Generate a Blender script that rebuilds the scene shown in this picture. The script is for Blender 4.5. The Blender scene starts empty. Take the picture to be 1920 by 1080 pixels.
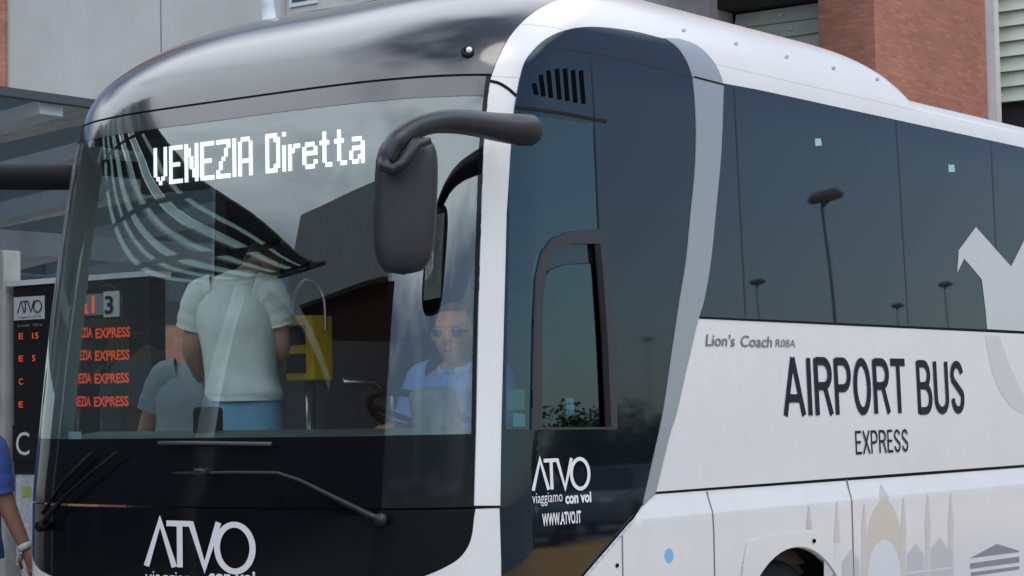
import bpy, bmesh, math, random
import numpy as np
from mathutils import Vector, Matrix
from mathutils.geometry import delaunay_2d_cdt
random.seed(7)
A = np.array
sc = bpy.context.scene

# ------------------------------------------------------------------ camera
FPX, ROLL = 4000.0, 0.018
def _n(v): return v/np.linalg.norm(v)
_ex = _n(A([3934-960., 718-540., FPX]))
_up = _n(np.cross(A([1., -math.tan(ROLL), 0]), _ex))
if _up[1] > 0: _up = -_up
_ey = np.cross(_up, _ex)
M = np.stack([_ex, _ey, _up], 1)                     # world -> (right, down, forward)
CAM = A([.40, .03, 1.62]) - M.T @ (A([(938-960)/FPX, (800-540)/FPX, 1])*8.0)
R_, F_ = M[0], M[2]
cd = bpy.data.cameras.new('camera'); cam = bpy.data.objects.new('camera', cd)
sc.collection.objects.link(cam); sc.camera = cam
cd.sensor_width = 36; cd.lens = 36*FPX/1920; cd.clip_start = .1; cd.clip_end = 2000
cam.matrix_world = Matrix(((M[0][0], -M[1][0], -M[2][0], CAM[0]), (M[0][1], -M[1][1], -M[2][1], CAM[1]),
                           (M[0][2], -M[1][2], -M[2][2], CAM[2]), (0, 0, 0, 1)))
# ------------------------------------------------------------------ light
SUN_EL, SUN_AZ = math.radians(58), math.radians(-100)   # azimuth from +x towards +y
world = bpy.data.worlds.new('World'); sc.world = world; world.use_nodes = True
wn = world.node_tree; wn.nodes.clear()
def N(t, ty, **kw):
    n = t.nodes.new(ty)
    for k, v in kw.items(): setattr(n, k, v)
    return n
sky = N(wn, 'ShaderNodeTexSky', sky_type='NISHITA', sun_disc=False, sun_elevation=SUN_EL, sun_rotation=math.pi/2-SUN_AZ,
        air_density=1.0, dust_density=1.0, ozone_density=1.0)
geo = N(wn, 'ShaderNodeTexCoord')
mp = N(wn, 'ShaderNodeMapping'); mp.inputs['Scale'].default_value = (1.0, 1.0, 3.2)
nz = N(wn, 'ShaderNodeTexNoise'); nz.inputs['Scale'].default_value = 1.9; nz.inputs['Detail'].default_value = 6; nz.inputs['Roughness'].default_value = .55
cr = N(wn, 'ShaderNodeValToRGB'); cr.color_ramp.elements[0].position = .38; cr.color_ramp.elements[0].color = (.04,.04,.04,1)
cr.color_ramp.elements[1].position = .80; cr.color_ramp.elements[1].color = (.85,.85,.85,1)
mx = N(wn, 'ShaderNodeMixRGB'); mx.inputs[2].default_value = (22.8, 24.0, 26, 1)
bg = N(wn, 'ShaderNodeBackground'); bg.inputs[1].default_value = .1
wo = N(wn, 'ShaderNodeOutputWorld')
L = wn.links.new
sx_ = N(wn, 'ShaderNodeSeparateXYZ'); mr = N(wn, 'ShaderNodeMapRange', interpolation_type='SMOOTHSTEP'); mr.inputs[1].default_value = .27; mr.inputs[2].default_value = .40; mr.inputs[3].default_value = -.14; mr.inputs[4].default_value = .29
mr2 = N(wn, 'ShaderNodeMapRange', interpolation_type='SMOOTHSTEP'); mr2.inputs[1].default_value = .72; mr2.inputs[2].default_value = .97; mr2.inputs[3].default_value = 0; mr2.inputs[4].default_value = -.45; ad2 = N(wn, 'ShaderNodeMath', operation='ADD')
ad_ = N(wn, 'ShaderNodeMath', operation='ADD')
L(geo.outputs['Generated'], mp.inputs[0]); L(mp.outputs[0], nz.inputs['Vector']); L(geo.outputs['Generated'], sx_.inputs[0]); L(sx_.outputs[2], mr.inputs[0])
L(nz.outputs['Fac'], ad_.inputs[0]); L(mr.outputs[0], ad_.inputs[1]); L(sx_.outputs[2], mr2.inputs[0]); L(ad_.outputs[0], ad2.inputs[0]); L(mr2.outputs[0], ad2.inputs[1]); 
mr3 = N(wn, 'ShaderNodeMapRange', interpolation_type='SMOOTHSTEP'); mr3.inputs[1].default_value = -.05; mr3.inputs[2].default_value = .35; mr3.inputs[3].default_value = 0; mr3.inputs[4].default_value = -.42
mr4 = N(wn, 'ShaderNodeMapRange', interpolation_type='SMOOTHSTEP'); mr4.inputs[1].default_value = .46; mr4.inputs[2].default_value = .64; mr4.inputs[3].default_value = 1; mr4.inputs[4].default_value = 0
mu_ = N(wn, 'ShaderNodeMath', operation='MULTIPLY_ADD')                     # a clear band low in the sky behind the coach
L(sx_.outputs[0], mr3.inputs[0]); L(sx_.outputs[2], mr4.inputs[0]); L(mr3.outputs[0], mu_.inputs[0]); L(mr4.outputs[0], mu_.inputs[1]); L(ad2.outputs[0], mu_.inputs[2]); L(mu_.outputs[0], cr.inputs[0])
L(cr.outputs[0], mx.inputs[0]); L(sky.outputs[0], mx.inputs[1]); L(mx.outputs[0], bg.inputs[0]); L(bg.outputs[0], wo.inputs[0])
sd = bpy.data.lights.new('sun', 'SUN'); sd.energy = 0.7; sd.angle = math.radians(30); sd.color = (1, .95, .87)
so = bpy.data.objects.new('sun', sd); sc.collection.objects.link(so)
sv = Vector((math.cos(SUN_EL)*math.cos(SUN_AZ), math.cos(SUN_EL)*math.sin(SUN_AZ), math.sin(SUN_EL)))
so.rotation_euler = (-sv).to_track_quat('-Z', 'Y').to_euler()
vs_ = sc.view_settings; vs_.view_transform = 'Standard'; vs_.look = 'None'; vs_.gamma = 1; vs_.use_curve_mapping = False; vs_.exposure = 0.07
sc.cycles.max_bounces = 10; sc.cycles.transparent_max_bounces = 16; sc.cycles.glossy_bounces = 6

# ------------------------------------------------------------------ materials
def lin(c): return tuple(((x/255+.055)/1.055)**2.4 if x/255 > .04045 else x/255/12.92 for x in c)
MATS = {}
def mat(name, col, rough=.5, metal=0., ior=1.5, coat=0., noise=0., nscale=8., bump=0., bscale=60., emit=None, strength=1., spec=None):
    if name in MATS: return MATS[name]
    m = bpy.data.materials.new(name); m.use_nodes = True; t = m.node_tree; b = t.nodes['Principled BSDF']
    b.inputs['Base Color'].default_value = (*col, 1); b.inputs['Roughness'].default_value = rough; b.inputs['Metallic'].default_value = metal
    b.inputs['IOR'].default_value = ior; b.inputs['Coat Weight'].default_value = coat; b.inputs['Coat Roughness'].default_value = .03
    if spec is not None: b.inputs['Specular IOR Level'].default_value = spec
    if noise > 0 or bump > 0:
        tc = N(t, 'ShaderNodeTexCoord')
    if noise > 0:
        nt = N(t, 'ShaderNodeTexNoise'); nt.inputs['Scale'].default_value = nscale; nt.inputs['Detail'].default_value = 8; nt.inputs['Roughness'].default_value = .62
        r = N(t, 'ShaderNodeValToRGB')
        r.color_ramp.elements[0].position = .3; r.color_ramp.elements[1].position = .7
        r.color_ramp.elements[0].color = (*[c*(1-noise) for c in col], 1); r.color_ramp.elements[1].color = (*[min(1, c*(1+noise)) for c in col], 1)
        t.links.new(tc.outputs['Object'], nt.inputs['Vector']); t.links.new(nt.outputs['Fac'], r.inputs[0]); t.links.new(r.outputs[0], b.inputs['Base Color'])
    if bump > 0:
        nb = N(t, 'ShaderNodeTexNoise'); nb.inputs['Scale'].default_value = bscale; nb.inputs['Detail'].default_value = 4 if bscale > 5 else 0
        bn = N(t, 'ShaderNodeBump'); bn.inputs['Strength'].default_value = bump; bn.inputs['Distance'].default_value = .02
        t.links.new(tc.outputs['Object'], nb.inputs['Vector']); t.links.new(nb.outputs['Fac'], bn.inputs['Height']); t.links.new(bn.outputs[0], b.inputs['Normal'])
    if emit: b.inputs['Emission Color'].default_value = (*emit, 1); b.inputs['Emission Strength'].default_value = strength
    MATS[name] = m; return m
def glass(name, tint, base, gain=1.0, ior=1.5, refl=(.92, 1, 1)):
    """clear sheet glass: tinted see-through plus a mirror image that grows towards grazing"""
    m = bpy.data.materials.new(name); m.use_nodes = True; t = m.node_tree; t.nodes.clear()
    o = N(t, 'ShaderNodeOutputMaterial'); x = N(t, 'ShaderNodeMixShader'); tr = N(t, 'ShaderNodeBsdfTransparent'); gl = N(t, 'ShaderNodeBsdfGlossy')
    tr.inputs[0].default_value = (*tint, 1); gl.inputs['Roughness'].default_value = .01; gl.inputs[0].default_value = (*refl, 1)
    fr = N(t, 'ShaderNodeFresnel'); fr.inputs[0].default_value = ior
    ma = N(t, 'ShaderNodeMath', operation='MULTIPLY_ADD', use_clamp=True); ma.inputs[1].default_value = gain; ma.inputs[2].default_value = base
    g = N(t, 'ShaderNodeNewGeometry')
    t.links.new(fr.outputs[0], ma.inputs[0]); t.links.new(ma.outputs[0], x.inputs[0]); t.links.new(tr.outputs[0], x.inputs[1]); t.links.new(gl.outputs[0], x.inputs[2])
    t.links.new(x.outputs[0], o.inputs[0]); MATS[name] = m; return m
WHITE = mat('white coach paint', (.68, .69, .71), .26, coat=.3, noise=.035, nscale=1.3)
def grime(m):
    """thin road film: soft vertical streaks and a faint panel ripple"""
    t = m.node_tree; b = t.nodes['Principled BSDF']; src = b.inputs['Base Color'].links[0].from_socket
    tc = N(t, 'ShaderNodeTexCoord'); mp_ = N(t, 'ShaderNodeMapping'); mp_.inputs['Scale'].default_value = (5, 5, .55); n = N(t, 'ShaderNodeTexNoise'); n.inputs['Scale'].default_value = 2.2; n.inputs['Detail'].default_value = 9; n.inputs['Roughness'].default_value = .68
    r = N(t, 'ShaderNodeValToRGB'); r.color_ramp.elements[0].position = .46; r.color_ramp.elements[0].color = (0,0,0,1); r.color_ramp.elements[1].position = .78; r.color_ramp.elements[1].color = (.09,.09,.09,1)
    x = N(t, 'ShaderNodeMixRGB'); x.inputs[2].default_value = (.46,.44,.40,1); k = t.links.new
    k(tc.outputs['Object'], mp_.inputs[0]); k(mp_.outputs[0], n.inputs['Vector']); k(n.outputs['Fac'], r.inputs[0]); k(r.outputs[0], x.inputs[0]); k(src, x.inputs[1]); k(x.outputs[0], b.inputs['Base Color'])
    n2 = N(t, 'ShaderNodeTexNoise'); n2.inputs['Scale'].default_value = 1.6; n2.inputs['Detail'].default_value = 1; bn = N(t, 'ShaderNodeBump'); bn.inputs['Strength'].default_value = .12; bn.inputs['Distance'].default_value = .02
    k(tc.outputs['Object'], n2.inputs['Vector']); k(n2.outputs['Fac'], bn.inputs['Height']); k(bn.outputs[0], b.inputs['Normal'])
grime(WHITE)
BLACKP = mat('black gloss coach paint', (.005, .006, .008), .05, ior=1.3)
CABP_ = mat('black gloss cab panel', (.006, .008, .012), .03, ior=1.68)
CAPP = mat('black gloss roof cap paint', (.02,.021,.025), .13, ior=1.8, coat=.3, noise=.2, nscale=3)
SILVER = mat('silver grey coach paint', (.30, .34, .38), .30, metal=.25, coat=.3)
SIDEG = mat('dark side window glass', (.006, .008, .012), .015, ior=1.78, bump=.02, bscale=1.1)
for m_ in (SIDEG, CABP_): m_.node_tree.nodes['Principled BSDF'].inputs['Specular Tint'].default_value = (.52, .78, 1.0, 1)
RUBBER = mat('black rubber', (.010, .010, .011), .7, spec=.2)
SLOT = mat('black slot', (.004,.004,.005), .9, spec=.0)
PLASTIC = mat('grained black plastic', (.014,.017,.024), .36, noise=.25, nscale=14, bump=.12, bscale=300)
SEAM = mat('shadow gap rubber', (.008, .010, .013), .8, spec=.1)
INNER = mat('dark cab lining', (.075, .08, .08), .8, noise=.2)
DASH = mat('slate dashboard plastic', (.13, .19, .19), .6, noise=.15)
LETW = mat('white lettering film', (.75, .76, .80), .4)
LETB = mat('charcoal lettering film', (.012, .014, .026), .6, spec=.2)
WSG = glass('windscreen glass', (.97, 1, .99), .125, .9)
CABG = glass('cab side glass', (.50, .68, .78), .06, 1.3, 1.5, (.60, .88, 1))
DOORG = glass('door glass', (.86, .95, .93), .0, .15)

# ------------------------------------------------------------------ object helpers
def link(o, parent=None):
    sc.collection.objects.link(o)
    if parent is not None: o.parent = parent
    return o
def tag(o, label=None, cat=None, group=None, kind=None):
    for k, v in (('label', label), ('category', cat), ('group', group), ('kind', kind)):
        if v: o[k] = v
    return o
def thing(name, label, cat, group=None, loc=(0, 0, 0), rz=0):
    o = bpy.data.objects.new(name, None); o.location = loc; o.rotation_euler = (0, 0, rz); o.empty_display_size = .1
    link(o); return tag(o, label, cat, group)
def meshobj(name, V, Fc, m, parent=None, smooth=False, normals=None):
    me = bpy.data.meshes.new(name); me.from_pydata([tuple(map(float, v)) for v in V], [], [tuple(f) for f in Fc]); me.update()
    me.materials.append(m)
    if smooth: me.polygons.foreach_set('use_smooth', [True]*len(me.polygons))
    if normals is not None: me.normals_split_custom_set_from_vertices([tuple(map(float, n)) for n in normals])
    o = bpy.data.objects.new(name, me); return link(o, parent)
class MB:
    """collects simple shapes into one mesh"""
    def __init__(s): s.v = []; s.f = []
    def add(s, V, Fc):
        b = len(s.v); s.v += [tuple(map(float, x)) for x in V]; s.f += [tuple(i+b for i in f) for f in Fc]; return s
    def box(s, lo, hi, mt=None):
        (a, b, c), (d, e, f) = lo, hi
        V = [(a,b,c),(d,b,c),(d,e,c),(a,e,c),(a,b,f),(d,b,f),(d,e,f),(a,e,f)]
        if mt is not None: V = [mt @ Vector(v) for v in V]
        return s.add(V, [(0,3,2,1),(4,5,6,7),(0,1,5,4),(1,2,6,5),(2,3,7,6),(3,0,4,7)])
    def tube(s, pts, rad, seg=10, cap=True, flat=None):
        pts = [Vector(p) for p in pts]; n = len(pts)
        if not hasattr(rad, '__len__'): rad = [rad]*n
        rings = []; up = None
        for i, p in enumerate(pts):
            d = (pts[min(i+1, n-1)]-pts[max(i-1, 0)]).normalized()
            if up is None: up = Vector((0, 0, 1)) if abs(d.z) < .9 else Vector((1, 0, 0))
            x = d.cross(up).normalized(); up = x.cross(d).normalized()
            r = rad[i]; rx, ry = r if hasattr(r, '__len__') else (r, r)
            rings.append([p + x*rx*math.cos(2*math.pi*k/seg) + up*ry*math.sin(2*math.pi*k/seg) for k in range(seg)])
        V = [q for r in rings for q in r]; Fc = []
        for i in range(n-1):
            for k in range(seg):
                k2 = (k+1) % seg; Fc.append((i*seg+k, i*seg+k2, (i+1)*seg+k2, (i+1)*seg+k))
        if cap: Fc += [tuple(reversed(range(seg))), tuple(range((n-1)*seg, n*seg))]
        return s.add(V, Fc)
    def lathe(s, prof, mt, seg=32):
        V = []; Fc = []; n = len(prof)
        for k in range(seg):
            a = 2*math.pi*k/seg
            for r, h in prof: V.append(mt @ Vector((r*math.cos(a), r*math.sin(a), h)))
        for k in range(seg):
            k2 = (k+1) % seg
            for i in range(n-1): Fc.append((k*n+i, k2*n+i, k2*n+i+1, k*n+i+1))
        return s.add(V, Fc)
    def build(s, name, m, parent=None, smooth=False, bevel=0.):
        o = meshobj(name, s.v, s.f, m, parent, smooth)
        bm = bmesh.new(); bm.from_mesh(o.data); bmesh.ops.recalc_face_normals(bm, faces=bm.faces)
        if bevel: bmesh.ops.bevel(bm, geom=bm.edges[:], offset=bevel, segments=2, affect='EDGES', profile=.6)
        bm.to_mesh(o.data); bm.free()
        if smooth: o.data.polygons.foreach_set('use_smooth', [True]*len(o.data.polygons))
        return o
def ray(px, py):
    return M.T @ A([(px-960)/FPX, (py-540)/FPX, 1.])
def at(px, py, d): return Vector(CAM + ray(px, py)*d)                       # point at a depth
def on_x(px, py, x): r = ray(px, py); return Vector(CAM + r*((x-CAM[0])/r[0]))  # point on the plane x = const
def on_y(px, py, y): r = ray(px, py); return Vector(CAM + r*((y-CAM[1])/r[1]))

# ------------------------------------------------------------------ coach body surface (a stack of rounded contours)
K = A([[0.20,0.06,1.265,.55],[0.60,0.02,1.285,.55],[1.00,0.00,1.292,.55],[1.30,0.00,1.287,.55],[1.60,0.03,1.280,.55],[2.00,0.08,1.270,.54],
 [2.40,0.145,1.258,.52],[2.70,0.205,1.247,.50],[2.90,0.255,1.240,.48],[3.02,0.30,1.235,.48],[3.12,0.36,1.222,.50],[3.21,0.45,1.195,.54],
 [3.30,0.58,1.15,.60],[3.39,0.76,1.08,.66],[3.465,1.00,0.98,.74],[3.53,1.30,0.84,.80],[3.58,1.66,0.66,.90],[3.615,2.10,0.40,.95],[3.63,2.60,0.03,1.0]])
ZTOP = 3.63; PE, QE, YC = 3.8, 2.3, 1.275; XEND = 12.0; ZF = 3.20
def pchip(x, X, Y):
    h = np.diff(X); d = np.diff(Y)/h; m = np.zeros_like(Y); m[0] = d[0]; m[-1] = d[-1]
    for i in range(1, len(X)-1):
        if d[i-1]*d[i] > 0:
            w1 = 2*h[i]+h[i-1]; w2 = h[i]+2*h[i-1]; m[i] = (w1+w2)/(w1/d[i-1]+w2/d[i])
    x = np.clip(x, X[0], X[-1]); i = np.clip(np.searchsorted(X, x)-1, 0, len(X)-2); t = (x-X[i])/h[i]
    return (2*t**3-3*t**2+1)*Y[i]+(t**3-2*t**2+t)*h[i]*m[i]+(-2*t**3+3*t**2)*Y[i+1]+(t**3-t**2)*h[i]*m[i+1]
def prof(z): return [pchip(z, K[:, 0], K[:, k]) for k in (1, 2, 3)]
FX0, FX1 = 3.0, 4.14                                  # the roof fairing sinks into the flat roof between these
def fair(x):
    u = np.clip((np.asarray(x, float)-FX0)/(FX1-FX0), 0, 1)
    return .42 + .58*np.clip(1-u**8, 0, 1)**.5
def G(P):
    z = P[..., 2]; z = np.where(z > ZF, ZF+(z-ZF)/fair(P[..., 0]), z)
    x0, W, D = prof(z); t = np.abs(P[..., 1]-YC)/W; e = np.clip((D-(P[..., 0]-x0))/D, 0, None)
    return np.where(z > ZTOP, 9., t**PE+e**QE-1)
def grad(P):
    h = 2e-3; g = np.stack([(G(P+h*A(e))-G(P-h*A(e))) for e in ((1,0,0),(0,1,0),(0,0,1))], -1)
    return g/np.maximum(np.linalg.norm(g, axis=-1, keepdims=True), 1e-12)
def hit(px):
    px = np.atleast_2d(A(px, float))
    d = np.stack([(px[:, 0]-960)/FPX, (px[:, 1]-540)/FPX, np.ones(len(px))], -1) @ M
    lo = np.full(len(px), 7.); hi = np.full(len(px), np.nan); prev = lo.copy()
    for t in np.arange(7, 24, .02):
        P = CAM+d*t; new = (G(P) < 0) & np.isnan(hi)
        hi[new] = t; lo[new] = prev[new]; prev[:] = t
        if not np.isnan(hi).any(): break
    for _ in range(28):
        m = (lo+hi)/2; ins = G(CAM+d*m[:, None]) < 0; hi = np.where(ins, m, hi); lo = np.where(ins, lo, m)
    return CAM+d*hi[:, None]
def cont(th, z):
    th = np.asarray(th, float); z = np.asarray(z, float)+0*th
    x0, W, D = prof(z); s = np.sin(th); c = np.cos(th); t = np.sign(s)*np.abs(s)**(2/PE); g = np.abs(c)**(2/QE)
    return np.stack([x0+D*(1-g), YC+W*t, z], -1)
def th_of(P):
    W = prof(P[..., 2])[1]; t = np.clip((P[..., 1]-YC)/W, -1, 1)
    return np.arcsin(np.sign(t)*np.abs(t)**(PE/2))
def sidey(x, z, sgn=-1):
    zz = np.where(z > ZF, ZF+(z-ZF)/fair(x), z); x0, W, D = prof(zz); e = np.clip((D-(x-x0))/D, 0, 1)
    return YC + sgn*W*(1-e**QE)**(1/PE)
def inpoly(P, poly):
    x, y = P[:, 0], P[:, 1]; ins = np.zeros(len(P), bool); q = A(poly, float)
    for (x1, y1), (x2, y2) in zip(q, np.roll(q, -1, 0)):
        if y1 == y2: continue
        c = ((y1 > y) != (y2 > y)) & (x < (x2-x1)*(y-y1)/(y2-y1)+x1); ins ^= c
    return ins
def resample(poly, step):
    out = []
    for a, b in zip(poly, poly[1:]+poly[:1]):
        n = max(1, int(math.dist(a, b)/step)); out += [(a[0]+(b[0]-a[0])*i/n, a[1]+(b[1]-a[1])*i/n) for i in range(n)]
    return out
def curve(pts, n=6):
    """Catmull-Rom through the points"""
    P = [A(p, float) for p in pts]; P = [2*P[0]-P[1]]+P+[2*P[-1]-P[-2]]; out = []
    for i in range(1, len(P)-2):
        for k in range(n):
            t = k/n; a, b, c, d = P[i-1:i+3]
            out.append(tuple(.5*((2*b)+(c-a)*t+(2*a-5*b+4*c-d)*t*t+(3*b-a-3*c+d)*t**3)))
    return out+[tuple(P[-2])]
def tri2d(poly, holes, step, extra=()):
    """triangles filling an outline, with inner points on a grid"""
    rings = [resample(poly, step)]+[resample(h, step) for h in holes]; V = []; E = []; loops = []
    for r in rings:
        b = len(V); V += r; E += [(b+i, b+(i+1) % len(r)) for i in range(len(r))]; loops.append((b, len(r)))
    q = A(poly); (x0, y0), (x1, y1) = q.min(0), q.max(0)
    g = A([(x+(step*.5 if j % 2 else 0), y) for j, y in enumerate(np.arange(y0+step*.6, y1, step*.87)) for x in np.arange(x0+step*.6, x1, step)])
    if len(extra):
        ex = A(extra); g = A([p for p in g if ((ex-p)**2).sum(1).min() > (step*.6)**2]); g = np.concatenate([g, ex], 0)
    if len(g):
        ok = inpoly(g, poly)
        for h in holes: ok &= ~inpoly(g, h)
        B = A(V)
        g = g[ok]; g = A([p for p in g if ((B-p)**2).sum(1).min() > (step*.45)**2]) if len(g) else g
        V = V+[tuple(p) for p in g]
    r = delaunay_2d_cdt([Vector(v) for v in V], E, [], 0, 1e-6)
    nv = A([tuple(v) for v in r[0]]); T = [f for f in r[2]]; cen = A([nv[list(f)].mean(0) for f in T]); ok = inpoly(cen, poly)
    for h in holes: ok &= ~inpoly(cen, h)
    T = [tuple(f) for f, k in zip(T, ok) if k]
    return nv, T
def surface_patch(name, P, T, m, parent, off=0., flange=0., custom=True, offn=None):
    nr = grad(P); V = P+nr*(off if offn is None else offn(P)[:, None])
    Fc = []
    for f in T:
        a, b, c = V[list(f)[:3]]
        Fc.append(f if np.dot(np.cross(b-a, c-a), nr[f[0]]) > 0 else tuple(reversed(f)))
    if offn is not None:                                          # lean the shading normals with the raised rim
        hz_ = A((0, 0, 3e-3)); sl = (offn(P+hz_)-offn(P-hz_))/6e-3; nr = nr-sl[:, None]*A((0, 0, 1.)); nr = nr/np.linalg.norm(nr, axis=1, keepdims=True); custom = True
    n0 = len(V); nrs = nr
    if flange:
        cnt = {}
        for f in Fc:
            for i in range(len(f)):
                e = (f[i], f[(i+1) % len(f)]); cnt[e] = 1
        bd = [e for e in cnt if (e[1], e[0]) not in cnt]; idx = {}
        W_ = [v for v in V]; nn = [n for n in nr]
        for e in bd:
            for k in e:
                if k not in idx: idx[k] = len(W_); W_.append(V[k]-nr[k]*flange); nn.append(nr[k])
        for a, b in bd: Fc.append((b, a, idx[a], idx[b]))
        V = A(W_); nrs = A(nn)
    return meshobj(name, V, Fc, m, parent, True, nrs if custom else None)
def patch(name, poly, m, parent, off=0., holes=(), step=9., flange=.012, custom=True, offn=None, extra=()):
    """outline (photo pixels) -> patch lying on the coach surface"""
    nv, T = tri2d(list(map(tuple, poly)), [list(map(tuple, h)) for h in holes], step, extra)
    P = hit(nv); bad = np.isnan(P).any(1)
    if bad.any(): T = [f for f in T if not bad[list(f)].any()]; P = np.where(np.isnan(P), 0, P)
    used = sorted({i for f in T for i in f}); rm = {u: k for k, u in enumerate(used)}
    return surface_patch(name, P[used], [tuple(rm[i] for i in f) for f in T], m, parent, off, flange, custom, offn)
def grid(name, P, m, parent, custom=True, smooth=True, off=0., normals=None):
    nu, nv_ = P.shape[:2]; V = P.reshape(-1, 3); nr = grad(V) if custom else None
    if off and custom: V = V+nr*off
    Fc = [(i*nv_+j, (i+1)*nv_+j, (i+1)*nv_+j+1, i*nv_+j+1) for i in range(nu-1) for j in range(nv_-1)]
    if custom:
        G2 = []
        for f in Fc:
            a, b, c = V[f[0]], V[f[1]], V[f[2]]; d = V[f[3]]
            G2.append(f if np.dot(np.cross(c-a, d-b), nr[f[0]]) > 0 else f[::-1])
        Fc = G2
    return meshobj(name, V, Fc, m, parent, smooth, nr)
def strip(name, pts, w, m, parent, off=.006, step=8):
    """a thin line (photo pixels, width in pixels) laid on the coach surface"""
    return patch(name, ribbon2d(pts, w), m, parent, off, (), step, .006)
def ribbon2d(pts, w):
    p = [A(q, float) for q in pts]; l = []; r = []
    for i, q in enumerate(p):
        d1 = _n(q-p[i-1]) if i else _n(p[1]-q); d2 = _n(p[i+1]-q) if i < len(p)-1 else d1
        t = _n(d1+d2); n = A([-t[1], t[0]]); k = min(2.2, 1/max(.3, float(np.dot(t, d1))))
        l.append(tuple(q+n*w/2*k)); r.append(tuple(q-n*w/2*k))
    return l+r[::-1]
def arc(cx, cy, rx, ry, a0, a1, n=10):
    return [(cx+rx*math.cos(math.radians(a0+(a1-a0)*i/n)), cy+ry*math.sin(math.radians(a0+(a1-a0)*i/n))) for i in range(n+1)]
# narrow sans letters as strokes: (width, [polylines]) in a unit-high box
GLY = {
 'A': (.50, [[(.03,0),(.25,1)],[(.25,1),(.47,0)],[(.11,.30),(.39,.30)]]),
 'I': (.12, [[(.06,0),(.06,1)]]),
 'R': (.44, [[(.05,0),(.05,1)], [(.05,.95)]+arc(.24,.73,.15,.22,90,-90,10)+[(.05,.51)], [(.26,.51),(.41,0)]]),
 'P': (.42, [[(.05,0),(.05,1)], [(.05,.95)]+arc(.23,.71,.15,.24,90,-90,10)+[(.05,.47)]]),
 'O': (.46, [arc(.23,.5,.18,.45,0,360,30)]),
 'T': (.40, [[(0,.95),(.40,.95)],[(.20,.95),(.20,0)]]),
 'B': (.44, [[(.05,0),(.05,1)], [(.05,.95)]+arc(.22,.74,.14,.21,90,-90,10)+[(.05,.53)], [(.22,.53)]+arc(.23,.29,.16,.24,90,-90,10)+[(.05,.05)]]),
 'U': (.44, [[(.05,1),(.05,.30)]+arc(.22,.28,.17,.23,180,360,12)+[(.39,.30),(.39,1)]]),
 'S': (.42, [arc(.21,.73,.15,.22,10,180,9)+[(.08,.64),(.20,.52),(.34,.38)]+arc(.21,.28,.15,.23,20,-180,12)]),
 'E': (.36, [[(.05,0),(.05,1)],[(.05,.95),(.35,.95)],[(.05,.51),(.32,.51)],[(.05,.05),(.35,.05)]]),
 'X': (.44, [[(.03,0),(.41,1)],[(.03,1),(.41,0)]]),
 ' ': (.24, []),
}
def stroke_word(word, h, wx, w, gap):
    """-> list of outlines in metres: h cap height, wx horizontal factor, w stroke width"""
    x = 0; out = []
    for ch in word:
        gw, ls = GLY[ch]
        for l in ls:
            q = [(x+a*h*wx, b*h) for a, b in l]
            out.append(ribbon2d(q, w))
        x += gw*h*wx+gap
    return out, x-gap
LOGO = [[(.0,0),(.31,1),(.62,0)], [(.455,.955),(1.0,.955)], [(.745,.955),(.745,0)], [(.985,1.0),(1.28,.02),(1.585,1.0)], arc(1.92,.46,.37,.50,0,360,36)]
def logo(h, w):
    out = []
    for l in LOGO: out.append(ribbon2d([(a*h, b*h) for a, b in l], w))
    return out, 2.29*h
def fill(outlines, mapf, name, m, parent, thick=.002, eps=.0004):
    """fill outlines with a thin film; mapf turns (u, v, lift) into a point"""
    V = []; Fc = []
    for k, ol in enumerate(outlines):
        nv, T = tri2d(ol, [], 9e9) if len(ol) < 400 else ([], [])
        b = len(V); V += [mapf(p[0], p[1], thick+eps*(k % 5)) for p in nv]; Fc += [tuple(i+b for i in f) for f in T]
    return meshobj(name, V, Fc, m, parent)
def ribmesh(outlines, mapf, name, m, parent, thick=.003, eps=.0005, sub=2):
    """ribbons as quad strips (left side + reversed right side)"""
    V = []; Fc = []
    for k, ol in enumerate(outlines):
        n = len(ol)//2; lf, rt = ol[:n], ol[n:][::-1]; b = len(V)
        for i in range(n):
            V.append(mapf(*lf[i], thick+eps*(k % 6))); V.append(mapf(*rt[i], thick+eps*(k % 6)))
        Fc += [(b+2*i, b+2*i+1, b+2*i+3, b+2*i+2) for i in range(n-1)]
    return meshobj(name, V, Fc, m, parent)
def text_mesh(body, size, bold=0., shear=0.):
    c = bpy.data.curves.new('text', 'FONT'); c.body = body; c.size = size; c.offset = bold; c.shear = shear; c.resolution_u = 3; c.fill_mode = 'FRONT'
    o = bpy.data.objects.new('text', c); sc.collection.objects.link(o); dg = bpy.context.evaluated_depsgraph_get(); dg.update()
    me = bpy.data.meshes.new_from_object(o.evaluated_get(dg)); V = [tuple(v.co) for v in me.vertices]; Fc = [tuple(p.vertices) for p in me.polygons]
    bpy.data.objects.remove(o); bpy.data.curves.remove(c); bpy.data.meshes.remove(me)
    V = A(V); V[:, 0] -= V[:, 0].min(); return V, Fc
def text_on(name, body, width, height, mapf, m, parent, bold=0., shear=0., thick=.004):
    V, Fc = text_mesh(body, 1., bold, shear); ref = text_mesh('H', 1.)[0][:, 1].max()
    V[:, 0] *= width/V[:, 0].max(); V[:, 1] *= height/ref
    return meshobj(name, [mapf(x, y, thick) for x, y, _ in V], Fc, m, parent)
def copy_tree(o, parent=None):
    c = o.copy(); sc.collection.objects.link(c)
    if parent is not None: c.parent = parent
    for ch in list(o.children): copy_tree(ch, c)
    return c
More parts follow.
